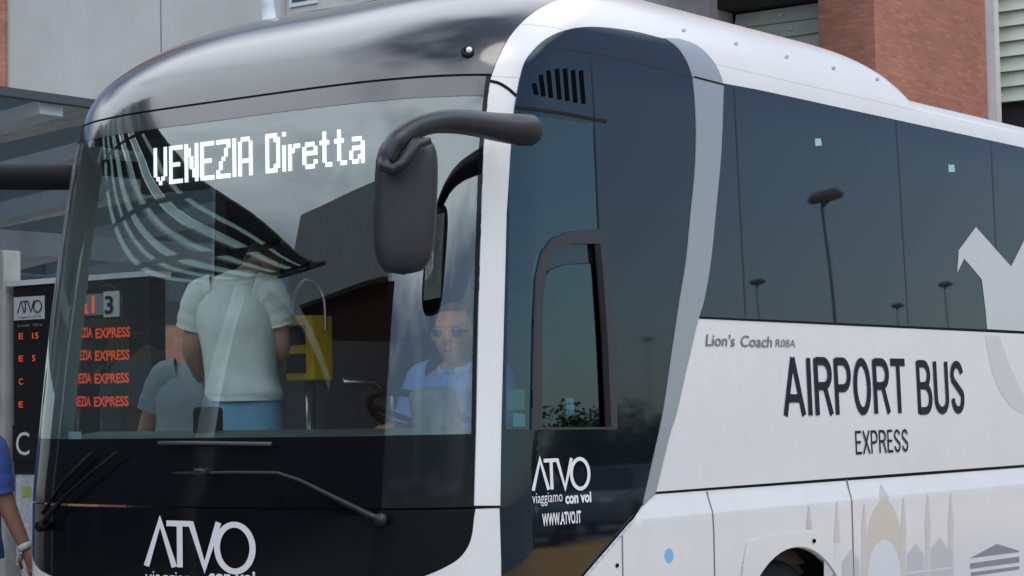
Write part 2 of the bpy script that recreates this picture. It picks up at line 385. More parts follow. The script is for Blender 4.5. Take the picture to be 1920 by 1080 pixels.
# ================================================================== SETTING
def brick(name, col, mortar, sx):
    m = bpy.data.materials.new(name); m.use_nodes = True; t = m.node_tree; b = t.nodes['Principled BSDF']; b.inputs['Roughness'].default_value = .85
    tc = N(t, 'ShaderNodeTexCoord'); sp = N(t, 'ShaderNodeSeparateXYZ'); ad = N(t, 'ShaderNodeMath', operation='ADD'); cb = N(t, 'ShaderNodeCombineXYZ'); br = N(t, 'ShaderNodeTexBrick')
    br.inputs['Scale'].default_value = sx; br.inputs['Color1'].default_value = (*[c*1.12 for c in col], 1); br.inputs['Color2'].default_value = (*[c*.82 for c in col], 1); br.inputs['Mortar'].default_value = (*mortar, 1)
    br.inputs['Mortar Size'].default_value = .014; br.inputs['Brick Width'].default_value = .5; br.inputs['Row Height'].default_value = .16
    nt = N(t, 'ShaderNodeTexNoise'); nt.inputs['Scale'].default_value = 1.3; nt.inputs['Detail'].default_value = 8; mm = N(t, 'ShaderNodeMixRGB', blend_type='OVERLAY'); mm.inputs[0].default_value = .35
    k = t.links.new; k(tc.outputs['Object'], sp.inputs[0]); k(sp.outputs[0], ad.inputs[0]); k(sp.outputs[1], ad.inputs[1]); k(ad.outputs[0], cb.inputs[0]); k(sp.outputs[2], cb.inputs[1])
    k(cb.outputs[0], br.inputs['Vector']); k(tc.outputs['Object'], nt.inputs['Vector']); k(br.outputs[0], mm.inputs[1]); k(nt.outputs['Fac'], mm.inputs[2]); k(mm.outputs[0], b.inputs['Base Color'])
    bn = N(t, 'ShaderNodeBump'); bn.inputs['Strength'].default_value = .4; bn.inputs['Distance'].default_value = .01; k(br.outputs['Fac'], bn.inputs['Height']); bn.invert = True; k(bn.outputs[0], b.inputs['Normal'])
    MATS[name] = m; return m
ASPH = mat('asphalt', (.14,.138,.135), .85, noise=.35, nscale=6, bump=.3, bscale=120)
meshobj('ground', [(-900,-900,0),(900,-900,0),(900,900,0),(-900,900,0)], [(0,1,2,3)], ASPH)['kind'] = 'structure'
pv = MB(); pv.box((-40, 2.95, .002), (13.0, 9.8, .15)); o = pv.build('platform_pavement', mat('platform paving', (.22,.21,.20), .8, noise=.2, nscale=5), None, False, .01); o['kind'] = 'structure'
meshobj('ochre_bay_marking', [(-8,-18.2,.004),(70,-18.2,.004),(70,-7,.004),(-8,-7,.004)], [(0,1,2,3)], mat('ochre road paint', (.70,.33,.06), .8, noise=.25, nscale=3))['kind'] = 'structure'
BRK = brick('red brick', (.39,.165,.115), (.27,.15,.12), 3.0); BRKD = brick('brown brick', (.075,.03,.02), (.06,.035,.028), 2.0)
CLAD = mat('grey metal cladding', (.44,.455,.445), .5, noise=.10, nscale=.9); STEEL = mat('pale grey painted steel', (.62,.65,.67), .45, noise=.08)
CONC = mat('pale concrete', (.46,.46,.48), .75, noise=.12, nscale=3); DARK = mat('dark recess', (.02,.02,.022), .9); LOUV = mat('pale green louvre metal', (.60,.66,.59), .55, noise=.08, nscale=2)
GAP = mat('cladding joint', (.17,.19,.20), .8)
# ---- terminal building behind the coach (facade across the coach's line of travel)
TX = 16.0
fy = lambda px, x=TX: on_x(px, 60, x).y
tb = thing('terminal_building', 'large terminal building with grey metal cladding, brick piers and louvred openings behind the coach', 'building')
wl, wr = fy(14), fy(527)
mb = MB(); mb.box((TX, wr, 4.6), (TX+.3, wl, 16)); mb.build('cladding_wall', CLAD, tb)
g = MB()
for px in (302,): y = fy(px); g.box((TX-.004, y-.011, 4.6), (TX, y+.011, 16))
g.build('cladding_joints', GAP, tb)
mb = MB(); mb.box((TX-.05, wl, 0), (TX+1.2, wl+4, 16)); mb.build('brick_pier', BRK, tb)
mb = MB(); mb.box((TX+.1, fy(1250)+.02, 0), (TX+.4, wr-.003, 16)); mb.build('rendered_wall', mat('pale render', (.48,.48,.47), .8, noise=.08), tb)
for a, b_ in ((536, 588), (640, 700), (760, 830), (900, 975)):
    z0 = on_x(560, 12, TX+.1).z; w = MB(); w.box((TX+.07, fy(b_), z0), (TX+.12, fy(a), z0+1.5)); wo_ = w.build('window', STEEL, tb)
    p_ = MB(); p_.box((TX+.06, fy(b_)+.06, z0+.06), (TX+.068, fy(a)-.06, z0+1.44)); p_.build('pane', SIDEG, wo_)
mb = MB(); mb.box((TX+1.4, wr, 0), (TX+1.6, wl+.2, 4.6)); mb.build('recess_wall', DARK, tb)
for px in (150, 330): y = fy(px); b_ = MB(); b_.box((TX+.02, y-.3, 0), (TX+.6, y+.3, 4.59)); b_.build('brick_pier', BRK, tb)
# concrete column
cx0, cx1 = fy(1250), fy(1330); r = ray(1375, 30); xs2 = CAM[0]+r[0]*((cx1-CAM[1])/r[1])
mb = MB(); mb.box((TX, cx1, 0), (xs2, cx0, 16)); mb.build('concrete_column', CONC, tb, False, .02)
# recess with louvres between column and pier
lx = TX+.45
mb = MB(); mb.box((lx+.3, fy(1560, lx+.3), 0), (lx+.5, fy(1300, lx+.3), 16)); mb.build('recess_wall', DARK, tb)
def louvres(pa, pb, x, ztop, zbot, n):
    ya, yb = on_x(pa, 60, x).y, on_x(pb, 60, x).y; h = (ztop-zbot)/n
    e = bpy.data.objects.new('louvre_panel', None); e.location = (x, yb, zbot); link(e, tb)
    b = MB()
    for k in range(n):
        z = k*h
        b.add([(0,0,z),(0,ya-yb,z),(.075,ya-yb,z+h*.96),(.075,0,z+h*.96),(.10,0,z),(.10,ya-yb,z)], [(0,1,2,3),(0,4,5,1)])
    c = b; rnd = random.Random(3)
    for k in range(n):
        y = .25+.3*rnd.random()
        while y < (ya-yb): c.box((-.02, y, k*h+h*.35), (.0, y+.06, k*h+h*.52)); y += .75+.1*rnd.random()
    b.build('blades', LOUV, e)
zc = lambda px, py, x: on_x(px, py, x).z
louvres(1376, 1540, lx, zc(1450, 14, lx), zc(1450, 14, lx)-2.4, 13)
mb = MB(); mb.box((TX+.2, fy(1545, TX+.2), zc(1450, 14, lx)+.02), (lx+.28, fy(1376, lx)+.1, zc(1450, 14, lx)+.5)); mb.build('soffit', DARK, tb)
mb = MB(); mb.box((TX-3.2, fy(1640)+.05, 7.1), (TX-.06, fy(1250)+.4, 7.4)); mb.build('shade_slab', CONC, tb)  # unseen slab added above the view to shade the pier and louvre fronts
# brick pier with a lit right face
pc = fy(1640); pl_ = fy(1535); r = ray(1849, 100); px2 = CAM[0]+r[0]*((pc-CAM[1])/r[1])
mb = MB(); mb.box((TX, pc, 0), (px2, pl_, 16)); mb.build('brick_pier', BRK, tb)
dpx = px2+.02; r2 = ray(1867, 100); dy_ = (on_x(1849, 100, dpx).y, on_x(1866, 100, dpx).y)
mb = MB(); mb.box((dpx, dy_[1], 0), (dpx+.14, dy_[0]+.01, 16)); mb.build('corner_channel', STEEL, tb)
lx2 = px2+.6
zz2 = zc(1890, 190, lx2); louvres(1850, 2150, lx2, zz2+4.3, zz2, 22)
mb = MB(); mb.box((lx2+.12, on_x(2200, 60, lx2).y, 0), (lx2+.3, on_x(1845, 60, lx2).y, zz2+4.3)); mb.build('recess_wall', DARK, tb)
# ---- platform canopy beside the coach (direct view, far left)
CG = glass('dark canopy glass', (.46,.55,.64), .06, 1.2)
cn = thing('platform_canopy', 'low glass platform canopy on pale steel beams beside the coach, far left', 'canopy')
mb = MB(); mb.box((-.6, 3.80, 3.35), (12.5, 3.86, 3.395)); mb.build('edge_beam', mat('dark canopy edge', (.05,.06,.07), .5), cn)
for x in (.55, 1.5, 2.45, 3.4, 4.8, 6.2, 7.6, 9.0, 10.4, 11.8):
    b = MB(); b.add([(x,3.86,3.29),(x+.16,3.86,3.29),(x+.16,3.86,3.36),(x,3.86,3.36),(x,9.2,2.72),(x+.16,9.2,2.72),(x+.16,9.2,2.9),(x,9.2,2.9)], [(0,1,2,3),(7,6,5,4),(0,4,5,1),(1,5,6,2),(2,6,7,3),(3,7,4,0)]); b.build('rafter', STEEL, cn)
mb = MB(); mb.add([(-.6,3.87,3.365),(12.5,3.87,3.365),(12.5,9.2,2.905),(-.6,9.2,2.905),(-.6,3.87,3.38),(12.5,3.87,3.38),(12.5,9.2,2.92),(-.6,9.2,2.92)], [(0,3,2,1),(4,5,6,7),(0,1,5,4),(1,2,6,5),(2,3,7,6),(3,0,4,7)]); mb.build('glass_roof', CG, cn)
mb = MB(); mb.box((-.6, 9.21, 2.52), (12.5, 9.4, 2.98)); mb.build('rear_beam', mat('blue grey steel', (.30,.34,.39), .5), cn)
mb = MB(); mb.box((-.6, 6.3, 2.78), (12.5, 6.42, 2.94)); mb.build('purlin', STEEL, cn)
for x in (2.9, 7.5, 11.5):
    b = MB(); y = 6.36; b.add([(x-.06,y-.06,.15),(x+.06,y-.06,.15),(x+.06,y+.06,.15),(x-.06,y+.06,.15),(x-.13,y-.13,2.78),(x+.13,y-.13,2.78),(x+.13,y+.13,2.78),(x-.13,y+.13,2.78)], [(0,3,2,1),(4,5,6,7),(0,1,5,4),(1,2,6,5),(2,3,7,6),(3,0,4,7)]); b.build('post', STEEL, cn)
# ---- tall canopy ahead of the coach and the station hall facing it (seen as mirror images in the windscreen)
c2 = thing('forecourt_canopy', 'tall slatted forecourt canopy ahead of the coach, mirrored in its windscreen', 'canopy')
GRN = mat('grey green slat metal', (.09,.11,.105), .6)
FROST = bpy.data.materials.new('frosted slat glass'); FROST.use_nodes = True; t_ = FROST.node_tree; t_.nodes.clear(); o_m = N(t_, 'ShaderNodeOutputMaterial'); tl_ = N(t_, 'ShaderNodeBsdfTranslucent'); tl_.inputs[0].default_value = (.62,.74,.71,1); t_.links.new(tl_.outputs[0], o_m.inputs[0])
cz = lambda x, y: 3.97+.11*(x+3.0)**2
def sheet(b, x0, x1, y0, y1, th):
    xs = np.linspace(x0, x1, 17); V = [(x, y, cz(x, y)+dz) for x in xs for dz, y in ((0, y0), (0, y1), (th, y1), (th, y0))]; n = len(xs)
    b.add(V, [(4*i+k, 4*i+(k+1) % 4, 4*i+4+(k+1) % 4, 4*i+4+k) for i in range(n-1) for k in range(4)]+[(3,2,1,0), (4*n-4,4*n-3,4*n-2,4*n-1)])
for k in range(6):
    y = 4.0+k*.36; b = MB(); sheet(b, -5.05, -.3, y, y+(.15 if k else .26), .025); b.build('slat', GRN, c2, True)
    b = MB(); sheet(b, -5.05, -.3, y+(.18 if k else .27), y+(.33, .30, .27, .34, .28, .34)[k], .01); b.build('slat', FROST, c2)
for x in (-5.03, -4.3, -3.25, -2.2, -1.15):
    b = MB(); V = [(x+dx, y, cz(x, y)-.005-dz) for dz in (0, .03) for dx, y in ((0,3.98),(.06,3.98),(.06,6.2),(0,6.2))]; b.add(V, [(0,3,2,1),(4,5,6,7),(0,1,5,4),(1,2,6,5),(2,3,7,6),(3,0,4,7)]); b.build('rafter', mat('dark canopy edge', (.05,.06,.07), .5), c2)
for x in (-4.8, -.8): b = MB(); b.tube([(x, 6.1, .15), (x, 6.1, cz(x, 6.1)-.04)], .07, 14); b.build('post', STEEL, c2, True)
sh = thing('station_hall', 'brown brick station hall with a grey upper storey, mirrored in the windscreen', 'building')
b = MB(); b.box((-42, 1.6, 0), (-30, 40, 13.0)); b.build('brick_wall', BRKD, sh)
b = MB(); b.box((-42.5, 3.6, 13.003), (-29.4, 26, 17.6)); b.build('upper_storey', CLAD, sh)
for y in np.arange(4, 36, 4.): b = MB(); b.box((-30, y, .3), (-29.94, y+2.6, 4.2)); b.build('window', SIDEG, sh)
an_ = thing('dark_reflection_block', 'dark glazed waiting room along the far side of the platform, mirrored in the windscreen', 'building')  # added dark block, out of view, keeps the windscreen's left reflection dark
b = MB(); b.box((-24, 13.5, 0), (-.8, 20, 7.6)); b.build('wall', mat('charcoal cladding', (.05,.056,.058), .7, noise=.2), an_)
b = MB(); b.box((-24.3, 13.2, 7.603), (-.5, 20.3, 8.0)); b.build('roof', mat('blue grey steel', (.30,.34,.39), .5), an_)
for x in np.arange(-23, -2, 3.0): b = MB(); b.box((x, 13.45, .4), (x+2.4, 13.497, 3.0)); b.build('window', SIDEG, an_)
# ================================================================== COACH
coach = thing('coach', 'white airport express coach with a black gloss front, wide windscreen and dark side windows', 'coach')
def proj(P):
    q = (np.asarray(P, float)-CAM) @ M.T
    return np.stack([960+FPX*q[..., 0]/q[..., 2], 540+FPX*q[..., 1]/q[..., 2]], -1)
def mirrored(o, name):
    V = A([tuple(v.co) for v in o.data.vertices]); V[:, 1] = 2*YC-V[:, 1]
    return meshobj(name, V, [tuple(reversed(p.vertices)) for p in o.data.polygons], o.data.materials[0], coach, True)
# --- outlines measured on the photograph, brought onto the body surface
PL = [(890,949),(893,830),(897,600),(903,400),(907,280),(915,185),(919,153)]
PR = [(967,182),(963,205),(957,290),(950,400),(945,600),(940,800),(938,949)]
hp = hit(PL); ZL, TL = hp[:, 2], th_of(hp)
def thL(z): return np.interp(z, ZL, TL)
ARC = [(919,153),(926,128),(935,108),(955,70),(985,36),(1010,17),(1040,2),(1075,-9)]
ha = hit(ARC); ok = ~np.isnan(ha).any(1); ha = ha[ok]; o_ = np.argsort(ha[:, 2])
ZA = list(ha[o_, 2])+[ZTOP]; TA = list(th_of(ha[o_]))+[math.radians(-80)]
def thA(z): return np.interp(z, ZA, TA)
hr = hit(PR[::-1]); ZRr, XRr = hr[:, 2], hr[:, 0]
ZSEAM = 2.972; ZGL = 1.592; ZMASK = 1.322
def thgrid(name, z0, z1, tfun, m, nz=14, nt=90, off=0.):
    zs = np.linspace(z0, z1, nz); P = np.stack([cont(np.linspace(tfun(z), -tfun(z), nt), z) for z in zs], 0)
    return grid(name, P, m, coach, off=off)
thgrid('windscreen', ZGL+.004, 2.885, lambda z: thL(z)+.035, WSG, 30)
thgrid('windscreen_top_band', 2.887, ZSEAM-.006, lambda z: thL(z)+.035, CAPP, 4)
thgrid('windscreen_base_band', ZMASK+.005, ZGL+.002, lambda z: thL(z)+.012, BLACKP, 8)
for sg in (1, -1):                                                # black printed borders at the windscreen's ends
    zs = np.linspace(ZGL, ZSEAM-.006, 24)
    grid('windscreen_border', np.stack([cont(sg*np.linspace(thL(z)+.006, thL(z)+.036, 4), z) for z in zs], 0), BLACKP, coach)
thgrid('windscreen_seal', ZSEAM-.008, ZSEAM+.004, lambda z: thL(z)+.004, SEAM, 3, off=-.004)
# roof cap above the windscreen, reaching back over the roof
zz = ZSEAM+.004+(ZTOP-.001-ZSEAM-.004)*np.linspace(0, 1, 60)**.8
grid('roof_cap', np.stack([cont(np.linspace(thA(z)+.004, -thA(z)-.004, 110), z) for z in zz], 0), CAPP, coach)
# black front panel with rounded lower corners
MB_ = [(889,952),(888,985),(881,1018),(864,1044),(838,1062),(797,1080),(740,1098),(660,1112),(540,1122),(420,1127)]
hm = hit(curve(MB_, 5)); TM, ZM = th_of(hm), hm[:, 2]
def zmask(t): return np.interp(-np.abs(t), TM, ZM)
tl = thL(1.32)+.004
ts = np.sign(np.linspace(-1, 1, 121))*np.abs(np.linspace(-1, 1, 121))**.7*abs(tl)
grid('front_panel', np.stack([cont(t, np.linspace(zmask(t)+.004, ZMASK-.004, 14)) for t in ts], 0), BLACKP, coach)
tside = float(th_of(hit([(938, 1000)]))[0])
ts2 = np.linspace(-1, 1, 161); ts2 = np.sign(ts2)*np.abs(ts2)**.7*abs(tside)
bump = grid('front_bumper', np.stack([cont(t, np.linspace(.27, (zmask(t) if abs(t) < abs(tl) else ZMASK-.004), 16)) for t in ts2], 0), WHITE, coach)
zj = 2.964; jt = cont(np.linspace(float(thA(zj)), float(th_of(hit([(969, 176)]))[0]), 8), zj)
pil = patch('corner_pillar', PL+[tuple(p) for p in proj(jt)]+PR, WHITE, coach); mirrored(pil, 'corner_pillar')
strip('pillar_joint', curve([(919,152),(935,156),(952,166),(968,180)], 4), 5, SEAM, coach, .003)
strip('bumper_joint', [(889,950),(938,950)], 4, SEAM, coach, .003)
# white roof: both edges and the long fairing
def roofrow(z, far):
    x0, W, D = [float(v) for v in prof(z)]
    xs = np.concatenate([np.linspace(XEND, FX1+.1, 14), np.linspace(FX1+.05, FX0, 30), np.linspace(FX0, x0+D, 12)[1:]]) if x0+D < FX0 else np.concatenate([np.linspace(XEND, FX1+.1, 14), np.linspace(FX1+.05, x0+D, 41)])
    S = np.stack([xs, np.full_like(xs, YC-W), np.full_like(xs, z)], -1)
    C = cont(np.linspace(-math.pi/2, thA(z), 34), z)[1:]
    P = np.concatenate([S, C], 0)
    if z > ZF: P[:, 2] = ZF+(z-ZF)*fair(P[:, 0])
    if far: P[:, 1] = 2*YC-P[:, 1]
    return P
for far in (0, 1):
    lo = [2.965, 3.02, 3.08, 3.13, 3.165, 3.1995]; hi = list(ZF+.0005+(ZTOP-ZF-.0005)*np.linspace(0, 1, 40)**.8)
    grid('roof_edge', np.stack([roofrow(z, far) for z in lo], 0), WHITE, coach)
    grid('roof_fairing', np.stack([roofrow(z, far) for z in hi], 0), WHITE, coach)
for u in (1282, 1380, 1475, 1563, 1645):                           # small plugs along the fairing
    v = {1282: 57, 1380: 82, 1475: 107, 1563: 128, 1645: 149}[u]
    patch('roof_plug', arc(u, v, 3.6, 3.0, 0, 330, 11), SILVER, coach, .003, step=4, flange=.002)
# black side panel round the cab window
CABP = [(939,949),(941,800),(946,600),(951,400),(958,290),(964,205),(968,184)]+curve([(970,168),(981,122),(998,96),(1022,74),(1060,57),(1110,51),(1180,58),(1243,73)], 4)+\
    curve([(1252,78),(1270,92),(1287,118),(1297,146)], 3)+curve([(1300,180),(1303,250),(1300,330),(1293,400),(1284,491),(1272,565),(1258,658),(1240,780),(1219,876),(1203,946)], 3)+\
    [(1165,992),(1085,1084),(1040,1136),(985,1200),(942,1240),(940,1080)]
QG = [(956,300),(962,216),(1040,222),(1112,232),(1117,300),(1121,428),(1060,434),(1032,446),(1010,475),(1000,520),(996,600),(992,805),(947,805),(950,600)]
WF = [(1122,434),(1129,436),(1140,520),(1152,640),(1154,805),(1010,806),(994,806),(998,600),(1002,521),(1012,477),(1033,449),(1060,437)]
OPN = [(1137,801),(1013,801),(1013,640),(1015,560),(1021,512),(1036,478),(1056,460),(1072,457),(1117,457),(1125,540),(1132,640)]
patch('cab_side_panel', CABP, CABP_, coach, .004, [QG, WF], 10)
patch('quarter_glass', QG, CABG, coach, .002, (), 10, 0)
cw = patch('cab_window_frame', WF, mat('dark grey window frame', (.022,.026,.034), .35), coach, .010, [OPN], 8, .03)
patch('cab_window_glass', [(1137,801),(1013,801),(1013,640),(1014,560),(1018,528),(1032,507),(1060,496),(1118,494),(1125,560),(1132,640)], CABG, coach, -.004, (), 10, 0)
patch('upper_sash_glass', [(1018,526),(1021,512),(1036,478),(1056,460),(1072,457),(1117,457),(1118,493),(1060,495),(1032,506)], SIDEG, coach, -.008, (), 10, 0)
strip('window_post', [(1116,457),(1122,520),(1130,640),(1137,801)], 10, RUBBER, coach, .012)
# vents and trim lines
for (x, a, b) in ((999,157,178),(1012,141,181),(1026,133,184),(1042,130,187),(1057,129,190),(1072,132,193),(1087,133,195)):
    patch('vent_slot', [(x-3,a),(x+4,a-1),(x+9,b),(x+2,b)], SLOT, coach, .0065, (), 6, .02)
strip('cab_trim_line', [(967,201),(1050,212),(1135,228)], 5.5, RUBBER, coach, .009)
strip('cab_panel_joint', curve([(1030,92),(1060,94),(1120,102),(1200,120),(1297,146)], 3), 2.2, mat('window joint sealant', (.008,.010,.014), .12, ior=1.45), coach, .006)
strip('cab_panel_joint', [(1107,108),(1112,200),(1122,430)], 2.2, mat('window joint sealant', (.008,.010,.014), .12, ior=1.45), coach, .006)
# silver sweep behind the cab
SILP = curve([(1243,73),(1252,78),(1270,92),(1287,118),(1297,146)], 3)+curve([(1300,180),(1303,250),(1300,330),(1293,400),(1284,491),(1272,565),(1258,658),(1240,780),(1219,876),(1204,944)], 3)+\
    curve([(1227,924),(1253,816),(1266,775),(1283,700),(1307,598),(1317,565),(1330,491),(1341,380),(1350,280),(1354,165)], 3)+curve([(1352,150),(1340,124),(1322,101),(1300,84),(1270,74)], 3)
patch('silver_sweep', SILP, SILVER, coach, .008, (), 10)
strip('window_top_joint', [(1298,145),(1356,160)], 2.5, SEAM, coach, .011)
# passenger windows, waist and lower flank
ytop = lambda x: 155.5+.2178*(x-1360)
ybot = lambda x: 596.8+.0467*(x-1360)
ycre = lambda x: 915-.0732*(x-1360)
XR = 2440
WINP = [(1357,157),(1420,ytop(1420)),(1560,ytop(1560)),(1920,ytop(1920)),(XR,ytop(XR)),(XR,ybot(XR)),(1920,ybot(1920)-2),(1310,ybot(1310)-1),(1319,565),(1332,491),(1343,380),(1352,280)]
patch('side_window_band', WINP, SIDEG, coach, .004, (), 18)
strip('window_sill_seal', [(1309,ybot(1310)+.5),(1600,ybot(1600)+.5),(1920,ybot(1920)),(XR,ybot(XR))], 3, SEAM, coach, .004, 30)
for (a, b) in (((1375,168),(1397,594)),((1679,228),(1702,608)),((1857,266),(1874,616))):
    strip('window_joint', [a, ((a[0]+b[0])/2, (a[1]+b[1])/2), b], 2.4, mat('window joint sealant', (.008,.010,.014), .12, ior=1.45), coach, .0055, 20)
patch('waist_panel', [(1309,ybot(1310)+3),(1600,ybot(1600)+3),(1920,ybot(1920)+3),(XR,ybot(XR)+3),(XR,ycre(XR)-3),(1920,ycre(1920)-3),(1600,ycre(1600)-3),(1229,922),(1254,818),(1267,775),(1284,700)], WHITE, coach, 0, (), 22)
WAX, WAZ, WAR = 2.44, .50, .545
def archpx(cx, r): return [tuple(proj(A([cx+r*math.cos(a), sidey(2.0, .8)-.03, max(.24, WAZ+r*math.sin(a))]))) for a in np.linspace(math.pi*1.12, -math.pi*.12, 40)]
def flare_off(P): return np.clip((1.315-P[:, 2])/.085, 0, 1)*.024
xe = float(hit([(XR, 700)])[0, 0])
lowz = lambda x, z: tuple(proj(A([x, sidey(max(x, .7), z)-.03, z])))
LOW = [(1228,927),(1206,948),(1167,994),(1087,1087),(1042,1139),(987,1204),(945,1243)]+[lowz(.48, .32), lowz(1.2, .28)]+\
    [lowz(1.85, .27)]+archpx(WAX, WAR)[2:-2]+[lowz(3.1, .27), lowz(5, .27), lowz(xe, .27)]+[(XR,ycre(XR)+3),(1920,ycre(1920)+3),(1600,ycre(1600)+3)]
patch('luggage_flank', LOW, WHITE, coach, 0, (), 14, .02, False, flare_off, [tuple(q) for z in (1.317,1.3135,1.30,1.28,1.26,1.24,1.2315,1.228) for q in proj(A([(x, float(sidey(A([x]), A([z]))[0]), z) for x in np.arange(1.2, 6.0, .035)]))])
strip('flank_crease_seal', [(1228,925)]+[(x, ycre(x)) for x in (1330,1450,1600,1750,1920,XR)], 4, SEAM, coach, -.004, 30)
for pts in ([(1325,921),(1329,1000),(1331,1100),(1332,1290)], [(1587,899),(1590,1000),(1592,1080),(1594,1200)], [(1157,1004),(1158,1080),(1158,1250)]):
    q = patch('flap_joint', ribbon2d(pts, 2.0), mat('grey panel joint', (.16,.17,.19), .6), coach, 0, (), 8, .004, False, lambda P: flare_off(P)+.002)
# wheel arch flare and wheels
FL = [(1387,1082),(1384,1046),(1389,1017),(1440,1004),(1500,999),(1532,999),(1548,1022),(1560,1080),(1566,1190),(1560,1260)]
ap = archpx(WAX, WAR+.004)
FLP = [(1372,1240),(1374,1120)]+FL[1:]+[p for p in ap[::-1]]
patch('wheel_arch_flare', FLP, WHITE, coach, 0, (), 6, .03, False, lambda P: flare_off(P)+.008)
def wheel(x, y, out):
    mt = Matrix.Translation((x, y, WAZ)) @ Matrix.Rotation(math.radians(90*out), 4, 'X')
    w = MB().lathe([(.30,-.14),(.44,-.14),(.485,-.12),(.50,-.07),(.50,.07),(.485,.12),(.44,.14),(.33,.145),(.30,.13)], mt, 48).build('tyre', RUBBER, None, True)
    r = MB().lathe([(.30,.12),(.285,.10),(.26,.06),(.15,.07),(.13,.13),(.0,.14)], mt, 32).build('rim', mat('dull wheel rim steel', (.28,.29,.30), .4, .7), None, True)
    h = bpy.data.objects.new('wheel', None); link(h, coach); w.parent = h; r.parent = h; return h
for x in (WAX, 8.6):
    wheel(x, .17, 1); wheel(x, 2*YC-.17, -1)
b = MB()
for s_ in (0, 1):
    yy = (.03, .40) if not s_ else (2*YC-.40, 2*YC-.03)
    for x in (WAX,):
        V = []; 
        for a in np.linspace(-.2, math.pi+.2, 24):
            for y in yy: V.append((x+.56*math.cos(a), y, WAZ+.56*math.sin(a)))
        b.add(V, [(2*i, 2*i+1, 2*i+3, 2*i+2) for i in range(23)])
b.box((.35, .40, .30), (XEND-.05, 2*YC-.40, .34)); b.box((3.2, .08, .33), (7.9, .12, 1.3))
b.build('underbody', RUBBER, coach)
# far flank (door side), rear wall
def farpanel(name, xa, xb, za, zb, m, n=(8, 8), off=0.):
    zs = np.linspace(za, zb, n[1]); P = []
    for z in zs:
        xs = np.linspace(xa(z) if callable(xa) else xa, xb, n[0]); P.append(np.stack([xs, sidey(xs, np.full_like(xs, z), 1)+off, np.full_like(xs, z)], -1))
    return grid(name, np.stack(P, 0), m, coach, False)
xs_ = lambda z: float(np.interp(z, ZRr, XRr))+.004
far_door = farpanel('front_door', xs_, 1.42, .42, 2.93, DOORG, (10, 16))
dmb = MB()
dmb.box((1.38, 2*YC-.16, .40), (1.44, 2*YC-.09, 2.85))
dmb.box((.60, 2*YC-.15, .38), (1.44, 2*YC-.09, .44)); dmb.box((.64, 2*YC-.16, 2.78), (1.38, 2*YC-.10, 2.85))
dmb.build('door_frame', RUBBER, coach)
farpanel('far_flank', 1.44, XEND, .28, 2.06, WHITE, (20, 10)); farpanel('far_flank', xs_, 1.44, .28, .42, WHITE); farpanel('far_window_band', 1.44, XEND, 2.06, 3.0, SIDEG, (20, 8))
zs = list(np.linspace(.27, 3.19, 20))+[ZF+(z-ZF)*.42 for z in np.linspace(3.2, ZTOP, 12)]; zo = list(np.linspace(.27, 3.19, 20))+list(np.linspace(3.2, ZTOP, 12))
near = [(XEND, YC-float(prof(b_)[1]), a_) for a_, b_ in zip(zs, zo)]; farr = [(XEND, 2*YC-p[1], p[2]) for p in near]
meshobj('rear_wall', near+farr[::-1], [tuple(range(len(near)*2))], WHITE, coach)
# --- cab inside
mb = MB(); mb.box((.46, .10, .90), (1.7, 1.35, .98)); mb.box((1.7, .10, .90), (4.2, 2*YC-.10, .98)); mb.box((.46, 1.45, .50), (1.7, 2*YC-.08, .56)); mb.box((.9, 1.40, .56), (1.7, 1.46, .98)); mb.box((1.45,1.46,.56),(1.7,2.45,.98))
mb.build('cab_floor', INNER, coach)
mb = MB(); mb.box((.55, .15, 2.90), (4.2, 2*YC-.15, 2.96)); mb.build('cab_ceiling', INNER, coach)
mb = MB(); mb.box((4.2, .08, .5), (4.26, 2*YC-.08, 2.96)); mb.box((1.75, .06, .95), (4.2, .10, 2.06)); mb.build('cab_bulkhead', mat('dark brown saloon lining', (.055,.036,.028), .8, noise=.3, nscale=4), coach)
# dashboard: a swept top following the windscreen base
dp = []
for k, (d, z) in enumerate(((.03,1.40),(.04,1.575),(.10,1.60),(.30,1.62),(.42,1.58),(.46,1.45),(.46,1.0))):
    c = cont(np.linspace(-1.15, 1.15, 50), 1.58); c = c.copy(); n = A([d, 0, 0]); c[:, 0] += d; c[:, 2] = z; c[:, 1] = YC+(c[:, 1]-YC)*(.97-.03*(d > .2)); dp.append(c)
grid('dashboard', np.stack(dp, 0), DASH, coach, False)
db = MB(); db.box((-.10,-.085,0), (.02,.085,.21), Matrix.Translation((.66, .50, 1.58)) @ Matrix.Rotation(math.radians(-14), 4, 'Y')); db.build('instrument_hood', DASH, coach, True, .035)
sw = MB(); c0 = Vector((.80, .74, 1.66)); mt = Matrix.Translation(c0) @ Matrix.Rotation(math.radians(28), 4, 'Y')
ring = [mt @ Vector((.22*math.cos(a), .22*math.sin(a), 0)) for a in np.linspace(0, 2*math.pi, 33)]
sw.tube(ring, .016, 8, False)
for a in (0, 2.1, 4.2): sw.tube([mt @ Vector((0,0,-.03)), mt @ Vector((.21*math.cos(a), .21*math.sin(a), 0))], .013, 6)
sw.tube([mt @ Vector((0,0,.0)), mt @ Vector((0,0,-.35))], .035, 10); sw.build('steering_wheel', RUBBER, coach, True)
def seat_part(x, y, zf, name='passenger_seat'):
    e = bpy.data.objects.new(name, None); e.location = (x, y, zf); link(e, coach); fab = mat('navy seat fabric', (.02,.026,.045), .9, noise=.4, nscale=30)
    s = MB(); s.box((-.24,-.22,.36), (.24,.22,.48)); s.build('seat', fab, e, True, .04)
    s = MB(); s.box((.18,-.22,.46), (.30,.22,1.02)); s.build('backrest', fab, e, True, .045)
    s = MB(); s.box((.19,-.14,1.02), (.28,.14,1.22)); s.build('headrest', fab, e, True, .035)
    s = MB(); s.box((-.1,-.1,0), (.1,.1,.36)); s.build('pedestal', RUBBER, e)
    return e
